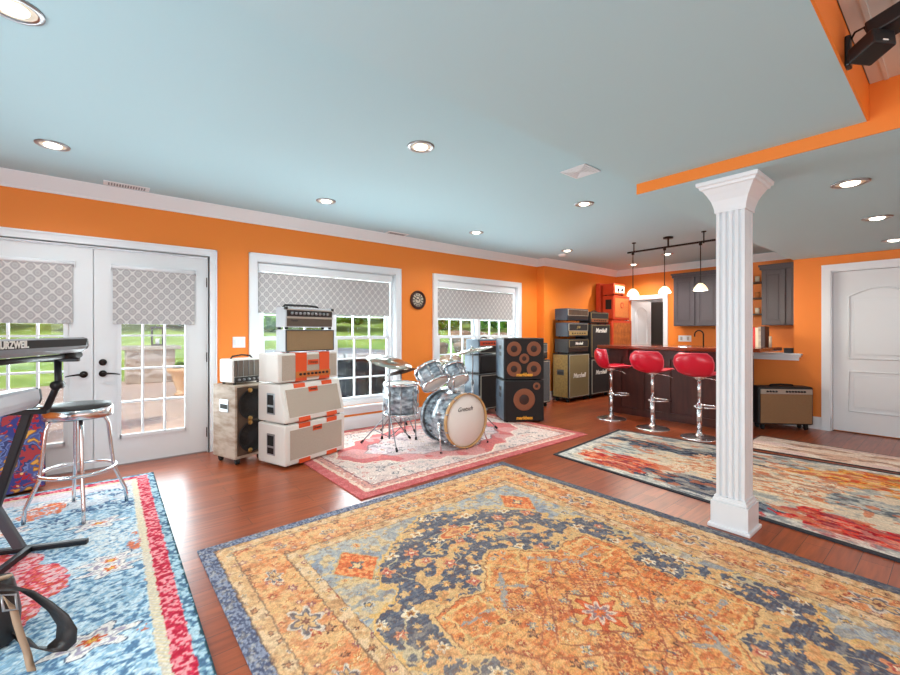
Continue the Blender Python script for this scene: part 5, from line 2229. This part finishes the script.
# tall dark appliance in the store room
fr = empty('refrigerator', 'dark tall appliance seen through the far doorway', 'refrigerator', (10.25, 3.45, 0))
b = MB()
b.box(.02, 0, .03, .7, 1.4, 1.98, .01)
b.build('appliance_body', 'fridge', fr)
for a, c in ((.01, .69), (.71, 1.39)):
    b = MB()
    b.box(-.03, a, .05, .02, c, 1.97, .008)
    do = b.build('appliance_door', 'fridge', fr)
    h_ = MB()
    yy = .64 if a < .5 else .76
    h_.cyl((-.07, yy, .8), (-.07, yy, 1.3), .011)
    for z in (.82, 1.28):
        h_.cyl((-.07, yy, z), (-.03, yy, z), .008)
    h_.build('handle', 'steel', do)
light('store_lamp', 'POINT', (9.6, 4.0, 2.3), 14, (1, .93, .85), size=.08)

# ------------------------------------------------------------------ chrome stool with a black seat
cs = empty('stool', 'chrome stool with a black round seat by the glazed doors', 'stool', (-.105, 3.945, RZ))
b = MB()
b.lathe([(0, .668), (.183, .668), (.186, .675), (.186, .735), (.175, .757), (.1, .763), (0, .764)], 48)
b.m(1)
b.lathe([(.185, .672), (.189, .674), (.19, .70), (.189, .732), (.185, .734)], 48)
b.build('seat', ['black_tolex', 'chrome'], cs)
b = MB()
b.torus((0, 0, .30), .205, .012, seg=48)
b.build('foot_ring', 'chrome', cs)
for k, a in enumerate((R(-83), R(7), R(97), R(187))):
    c, s = math.cos(a), math.sin(a)
    b = MB()
    b.tube([(0.0 + c * .02, s * .02, .658), (c * .10, s * .10, .660), (c * .145, s * .145, .648), (c * .165, s * .165, .60), (c * .192, s * .192, .32), (c * .198, s * .198, .27), (c * .265, s * .265, .10), (c * .272, s * .272, .005)], .012, seg=12)
    b.build('leg', 'chrome', cs)

# ------------------------------------------------------------------ paisley cabinet
pc = empty('speaker_cabinet', 'paisley covered cabinet behind the keyboard stand', 'amplifier cabinet', (-.88, 4.52, RZ), 21)
b = MB()
b.box(0, .01, .01, .60, .27, .66, .012)
b.build('cabinet_body', 'black_tolex', pc)
b = MB()
b.box(.012, .0, .02, .588, .012, .65)
b.build('front_cloth', 'paisley', pc)
b = MB()
b.tube([(.2, .14, .655), (.22, .14, .68), (.38, .14, .68), (.4, .14, .655)], .009, seg=8)
b.build('handle', 'rubber', pc)
for (x, y) in ((.05, .05), (.55, .05), (.05, .23), (.55, .23)):
    b = MB()
    b.cyl((x, y, 0), (x, y, .014), .016, seg=12)
    b.build('foot', 'rubber', pc)

# ------------------------------------------------------------------ keyboards on a stand
# local frame: +X toward the room (rear of the keyboards), +Y toward the windows
KA = -21.5
KX, KY = -.27, 3.42
ks = empty('keyboard_stand', 'black two tier keyboard stand on the blue rug', 'keyboard stand', (KX, KY, RZ), KA)
def bar2(b, x0, z0, x1, z1, y, w, t):
    """flat bar between two points of the frame plane"""
    dx, dz = x1 - x0, z1 - z0
    L_ = math.hypot(dx, dz)
    mt = Matrix.Translation((x0, y, z0)) @ Matrix.Rotation(math.atan2(dx, dz), 4, 'Y')
    b.box(-w / 2, -t / 2, 0, w / 2, t / 2, L_, .006, mtx=mt)
def kframe(y):
    b = MB()
    b.box(-.26, y - .018, 0, .24, y + .018, .03, .006)
    b.build('floor_bar', 'stand_black', ks)
    b = MB()
    bar2(b, -.075, .015, -.195, .27, y, .05, .034)
    b.build('lower_leg', 'stand_grey', ks)
    b = MB()
    bar2(b, -.195, .25, -.04, .80, y, .044, .034)
    b.build('upper_leg', 'stand_black', ks)
    b = MB()
    b.box(-.36, y - .018, .785, .05, y + .018, .815, .006)
    b.build('lower_arm', 'stand_black', ks)
    b = MB()
    b.tube([(.02, y, .80), (.045, y, .82), (.098, y, .96), (.095, y, 1.10)], .018, seg=10)
    b.cyl((.096, y - .03, .95), (.096, y + .03, .95), .026, seg=14)
    b.build('tier_post', 'stand_black', ks)
    b = MB()
    b.box(-.10, y - .014, 1.085, .20, y + .014, 1.108, .005)
    b.build('upper_arm', 'stand_black', ks)
kframe(0)
kframe(-.75)
b = MB()
b.cyl((.15, -.86, 1.12), (.15, -.05, 1.12), .014, seg=14)
ar = b.build('support_bar', 'stand_black', ks)
for y0_, y1_ in ((-.07, .11), (-1.0, -.84)):
    b = MB()
    b.cyl((.15, y0_, 1.12), (.15, y1_, 1.12), .02, seg=16)
    b.build('rubber_end', 'rubber', ar)
b = MB()
b.box(-.05, -.75, .0, -.02, 0, .03)
b.build('cross_bar', 'stand_black', ks)
kc, ksn = math.cos(R(KA)), math.sin(R(KA))
def kloc(x, y, z):
    return (KX + x * kc - y * ksn, KY + x * ksn + y * kc, z)

def keyboard(label, loc, L, d, h, body, rear, tx, keysn):
    """rear face is local +X, right end at y=0, runs toward -Y"""
    root = empty('keyboard', label, 'keyboard', loc, KA, 'keyboards on the stand')
    b = MB()
    mt = Matrix(((1, 0, 0, 0), (0, 0, -1, 0), (0, 1, 0, 0), (0, 0, 0, 1)))      # prism (x,z) along -Y
    prof = [(-d, .0), (-.035, 0), (-.008, h * .22), (0, h * .45), (-.006, h * .9), (-.03, h), (-d * .45, h * .92), (-d * .5, h * .55), (-d, h * .5)]
    b.prism(prof, 0, L, mt, .003)
    b.build('keyboard_body', body, root)
    b = MB()
    b.box(-.004, -L + .03, h * .46, .003, -.02, h * .90)
    b.m(1)
    if tx:
        b.text(tx, .046, Matrix.Translation((.004, -.68, h * .68)) @ Matrix.Rotation(R(90), 4, 'Z') @ FRONT, .001, 0, .0015)
    b.build('rear_panel', [rear, 'white_print'], root)
    b = MB()
    for i in range(keysn):
        y = -.06 - i * (L - .12) / keysn
        b.box(-d + .012, y - (L - .12) / keysn * .95, h * .5, -d * .51, y, h * .5 + .016)
    b.build('white_keys', 'ivory', root)
    b = MB()
    for i in range(keysn):
        if i % 7 in (2, 6):
            continue
        y = -.06 - (i + 1) * (L - .12) / keysn
        b.box(-d + .06, y - .006, h * .5, -d * .51, y + .006, h * .5 + .026)
    b.build('black_keys', 'black_plastic', root)
    for y in (0, -L):
        e = MB()
        pr = [(p, q) for p, q in prof]
        e.prism(pr, 0, .02, Matrix.Translation((0, y + (.02 if y == 0 else 0), 0)) @ mt, .002)
        e.build('end_cheek', 'black_plastic', root)
    return root
keyboard('upper grey keyboard with white lettering along its rear', kloc(.235, .01, 1.150), 1.2, .36, .088, 'keyboard_grey', 'charcoal_panel', 'KURZWEIL', 43)
keyboard('lower silver keyboard on the lower tier of the stand', kloc(.015, .0, .832), 1.1, .34, .115, 'keyboard_silver', 'keyboard_silver', None, 36)

# ------------------------------------------------------------------ leather bag
BGX, BGY = -.42, 2.50
bgr = empty('leather_bag', 'dark leather bag with tan straps at the lower left corner of the picture', 'bag', (BGX, BGY, RZ), 0)
t = bmesh.new()
rows = []
for (rx, ry, z) in ((.15, .07, 0), (.17, .085, .02), (.175, .09, .10), (.165, .08, .18), (.155, .06, .235), (.15, .045, .26)):
    rows.append([t.verts.new((math.copysign(abs(math.cos(a)) ** .6, math.cos(a)) * rx, math.copysign(abs(math.sin(a)) ** .6, math.sin(a)) * ry, z)) for a in [2 * PI * k / 28 for k in range(28)]])
for A, B in zip(rows, rows[1:]):
    for i in range(28):
        j = (i + 1) % 28
        t.faces.new((A[i], A[j], B[j], B[i]))
t.faces.new(rows[0][::-1])
bmesh.ops.recalc_face_normals(t, faces=t.faces[:])
b = MB()
b._new(t, None, True)
o = b.build('bag_body', 'leather', bgr)
md = o.modifiers.new('thick', 'SOLIDIFY')
md.thickness = .006
def ribbon(b, pts, wv, th):
    """flat band through pts; wv = half width vectors"""
    t = bmesh.new()
    rr = []
    n = len(pts)
    for i, p in enumerate(pts):
        p = Vector(p)
        w_ = Vector(wv[i]) if isinstance(wv, list) else Vector(wv)
        d_ = Vector(pts[min(i + 1, n - 1)]) - Vector(pts[max(i - 1, 0)])
        nrm = d_.cross(w_).normalized() * th / 2
        rr.append([t.verts.new(p + w_ + nrm), t.verts.new(p - w_ + nrm), t.verts.new(p - w_ - nrm), t.verts.new(p + w_ - nrm)])
    for A, B in zip(rr, rr[1:]):
        for k in range(4):
            j = (k + 1) % 4
            t.faces.new((A[k], A[j], B[j], B[k]))
    t.faces.new(rr[0][::-1])
    t.faces.new(rr[-1])
    bmesh.ops.recalc_face_normals(t, faces=t.faces[:])
    b._new(t, None, True)

b = MB()
loop = [(-.004, .056, .198), (.075, -.022, .236), (.137, -.087, .258), (.195, -.135, .246), (.25, -.18, .203), (.299, -.22, .152), (.326, -.243, .097), (.323, -.24, .045), (.295, -.218, .012), (.256, -.185, .008), (.212, -.136, .012), (.177, -.068, .032), (.10, .0, .07)]
wv = [(-.02, .03, .0)] * 2 + [(-.026, .036, .012)] + [(-.03, .042, .0)] * 9 + [(-.02, .03, 0)]
ribbon(b, loop, wv, .006)
b.build('shoulder_strap', 'leather', bgr)
b = MB()
ribbon(b, [(.0, -.08, .262), (.054, -.125, .29), (.12, -.17, .275), (.155, -.20, .252), (.175, -.22, .222), (.185, -.23, .168), (.20, -.245, .11), (.215, -.25, .052), (.222, -.262, .016), (.232, -.31, .012)], [(-.006, -.008, .016)] * 4 + [(-.012, .0, .004)] * 6, .004)
b.build('tan_strap', 'tan_leather', bgr)
b = MB()
b.tube([(.14, -.20, .275), (.178, -.20, .262), (.186, -.225, .215), (.150, -.225, .225)], .005, seg=8, closed=True)
b.build('buckle', 'steel', bgr)
b = MB()
ribbon(b, [(.03, -.07, .262), (.075, -.115, .25), (.095, -.14, .18), (.10, -.145, .10), (.10, -.14, .03)], [(-.022, -.016, 0)] * 5, .006)
b.build('brown_strap', 'brown_leather', bgr)
b = MB()
b.box(-.15, -.01, .25, .15, .01, .265, .005)
b.build('zip_edge', 'tan_leather', bgr)

# ------------------------------------------------------------------ outdoors
def grid_ground(name, xs, ys, zf, m_, label):
    me = bpy.data.meshes.new(name)
    v, f = [], []
    for y in ys:
        for x in xs:
            v.append((x, y, zf(x, y)))
    n = len(xs)
    for j in range(len(ys) - 1):
        for i in range(n - 1):
            f.append((j * n + i, j * n + i + 1, (j + 1) * n + i + 1, (j + 1) * n + i))
    me.from_pydata(v, [], f)
    me.materials.append(M[m_])
    for p in me.polygons:
        p.use_smooth = True
    o = bpy.data.objects.new(name, me)
    COL.objects.link(o)
    struct(o, label)
    return o
def hill(x, y):
    t = max(0, y - 14.5)
    return -.12 + .15 * t + .05 * math.sin(x * .4) * min(1, t / 6)
grid_ground('ground_lawn', [-60 + i * 3 for i in range(50)], [YW + .16] + [6 + i * 2 for i in range(26)], hill, 'grass', 'green lawn rising beyond the patio')
b = MB()
b.box(-9, YW + .16, -.12, 4.2, 14.2, -.045)
b.box(4.2, YW + .16, -.12, 7.5, 7.6, -.045)
struct(b.build('ground_patio', 'patio'), 'pale stone patio outside the glazed doors')

pl = empty('stone_pillar', 'square stone pillar with a slab cap on the patio', 'pillar', (1.06, 13.75, -.045))
b = MB()
b.box(-.52, -.42, 0, .52, .42, .86, .02)
b.build('pillar_shaft', 'ledge_stone', pl)
b = MB()
b.box(-.64, -.54, .86, .64, .54, .95, .015)
b.build('cap_stone', 'lime_stone', pl)
ln = empty('lantern', 'black metal lantern on the stone pillar', 'lantern', (1.22, 13.7, .905))
b = MB()
b.box(-.13, -.13, 0, .13, .13, .04, .005)
b.box(-.15, -.15, .46, .15, .15, .50, .005)
for sx in (-1, 1):
    for sy in (-1, 1):
        b.box(sx * .12 - .013, sy * .12 - .013, .04, sx * .12 + .013, sy * .12 + .013, .46)
b.torus((0, 0, .54), .05, .008, Matrix.Rotation(R(90), 4, 'X'), 20, 8)
b.build('lantern_frame', 'black_plastic', ln)
b = MB()
b.lathe([(0, .04), (.045, .04), (.045, .18), (0, .19)], 16)
b.build('candle', 'ivory', ln)
ur = empty('urn_planter', 'cream urn planter at the edge of the patio', 'planter', (1.36, 10.45, -.045))
b = MB()
b.lathe([(0, 0), (.14, 0), (.15, .03), (.10, .07), (.11, .12), (.17, .32), (.20, .44), (.27, .50), (.28, .56), (.25, .57), (.22, .52), (0, .5)], 32)
b.build('urn', 'terracotta', ur)
b = MB()
for k in range(7):
    a = k * .9
    b.ball((.1 * math.cos(a), .1 * math.sin(a), .57 + .03 * (k % 3)), .075, 1, 1, .8, 10)
b.build('foliage', 'leaf', ur)
# brick pier glimpsed at the left edge
b = MB()
b.box(-2.10, 6.5, -.045, -1.40, 7.1, 2.6)
o = b.build('brick_pier', 'orange_grille')
tag(o, 'rust coloured brick pier outside the left glazed door', 'pier')

tub = empty('hot_tub', 'dark panelled hot tub with a grey cover outside the nearer window', 'hot tub', (2.95, 7.25, -.045))
b = MB()
b.box(-1.15, -1.1, 0, 1.15, 1.1, .88, .05)
b.build('tub_cabinet', 'tub_panel', tub)
for k in range(6):
    b = MB()
    x = -1.1 + k * .367
    b.box(x + .012, -1.115, .06, x + .355, -1.095, .84, .006, 1)
    b.build('side_panel', 'tub_panel', tub)
b = MB()
b.box(-1.18, -1.13, .88, -.01, 1.13, .98, .03)
b.box(.01, -1.13, .88, 1.18, 1.13, .98, .03)
b.build('tub_cover', 'tub_cover', tub)

rk = random.Random(3)
n_b = 0
for row, (y0, z0, s, n) in enumerate(((9.0, -.05, .42, 8), (9.7, .30, .40, 7), (10.5, .62, .38, 7), (11.3, .92, .42, 6))):
    for k in range(n):
        t = bmesh.new()
        bmesh.ops.create_icosphere(t, subdivisions=3, radius=1)
        sx, sy, sz = s * rk.uniform(1.0, 1.6), s * rk.uniform(.8, 1.1), s * rk.uniform(.55, .8)
        ph = rk.uniform(0, 9)
        for v in t.verts:
            c = v.co.copy()
            d = 1 + .10 * math.sin(3 * c.x + ph) + .09 * math.sin(4 * c.y + 2 * ph) + .08 * math.sin(5 * c.z + ph)
            m1 = max(abs(c.x), abs(c.y), abs(c.z))
            c = c * (.6 + .4 / m1) * d * .8
            v.co = Vector((c.x * sx, c.y * sy, c.z * sz))
        b = MB()
        b._new(t, None, True)
        o = b.build('boulder', 'boulder', None, (6.3 + k * 1.16 + row * .35 + rk.uniform(-.08, .08), y0 + rk.uniform(-.12, .12), z0 + sz * .55))
        o.rotation_euler = (0, 0, rk.uniform(-.5, .5))
        tag(o, 'tan boulder in the terraced rock bank outside the farther window', 'rock', 'boulders of the rock bank')
        n_b += 1

def shrub(name, label, x, y, z, r, h, seed, group, trunk=False, cat='shrub'):
    root = empty(name, label, cat, (x, y, z), 0, group)
    rg = random.Random(seed)
    b = MB()
    z0_ = h * .35 if trunk else .0
    for k in range(11):
        a = rg.uniform(0, 2 * PI)
        q = rg.uniform(0, .62) * r
        cz = z0_ + (h - z0_) * rg.uniform(.28, .78)
        rr = r * rg.uniform(.34, .52)
        t = bmesh.new()
        bmesh.ops.create_icosphere(t, subdivisions=3, radius=rr)
        for v in t.verts:
            v.co *= 1 + rg.uniform(-.16, .16)
        b._new(t, Matrix.Translation((q * math.cos(a), q * math.sin(a), cz)) @ Matrix.Diagonal((1, 1, .9, 1)), False)
    # loose leaves over the crown
    for k in range(420):
        a, el = rg.uniform(0, 2 * PI), rg.uniform(-.5, 1.4)
        rad = r * rg.uniform(.75, 1.08)
        p = Vector((rad * math.cos(a) * math.cos(el), rad * math.sin(a) * math.cos(el), z0_ + (h - z0_) * .52 + (h - z0_) * .5 * math.sin(el)))
        u = Vector((rg.uniform(-1, 1), rg.uniform(-1, 1), rg.uniform(-1, 1))).normalized() * r * .07
        w_ = Vector((rg.uniform(-1, 1), rg.uniform(-1, 1), rg.uniform(-1, 1))).cross(u).normalized() * r * .035
        t = bmesh.new()
        vs_ = [t.verts.new(p + e) for e in (u, w_, -u, -w_)]
        t.faces.new(vs_)
        b._new(t)
    b.build('foliage', 'leaf', root)
    if trunk:
        b = MB()
        b.tube([(0, 0, -.1), (.05, 0, h * .25), (0, .05, h * .6)], .1, radii=[.16, .12, .06])
        b.build('trunk', 'bark', root)
rg_ = random.Random(12)
i = 0
for row, (yy, x_start, n, h0) in enumerate(((24.5, -13.5, 14, 2.7), (28.6, -15.5, 14, 3.6))):
    for k in range(n):
        i += 1
        x = x_start + k * 4.2
        shrub('shrub', ('round green bush in the row beyond the lawn', 'taller green bush behind the front row of bushes')[row], x, yy + rg_.uniform(-.2, .2), hill(x, yy) - .15, 1.85, h0 + rg_.uniform(-.3, .5), i, ('bushes beyond the lawn', 'taller bushes beyond the lawn')[row])
for k in range(6):
    x = -12 + k * 9.5
    i += 1
    shrub('tree', 'leafy tree standing behind the bushes beyond the lawn', x, 34, hill(x, 34) - .1, 3.0, 7.2, i, 'trees beyond the lawn', True, 'tree')
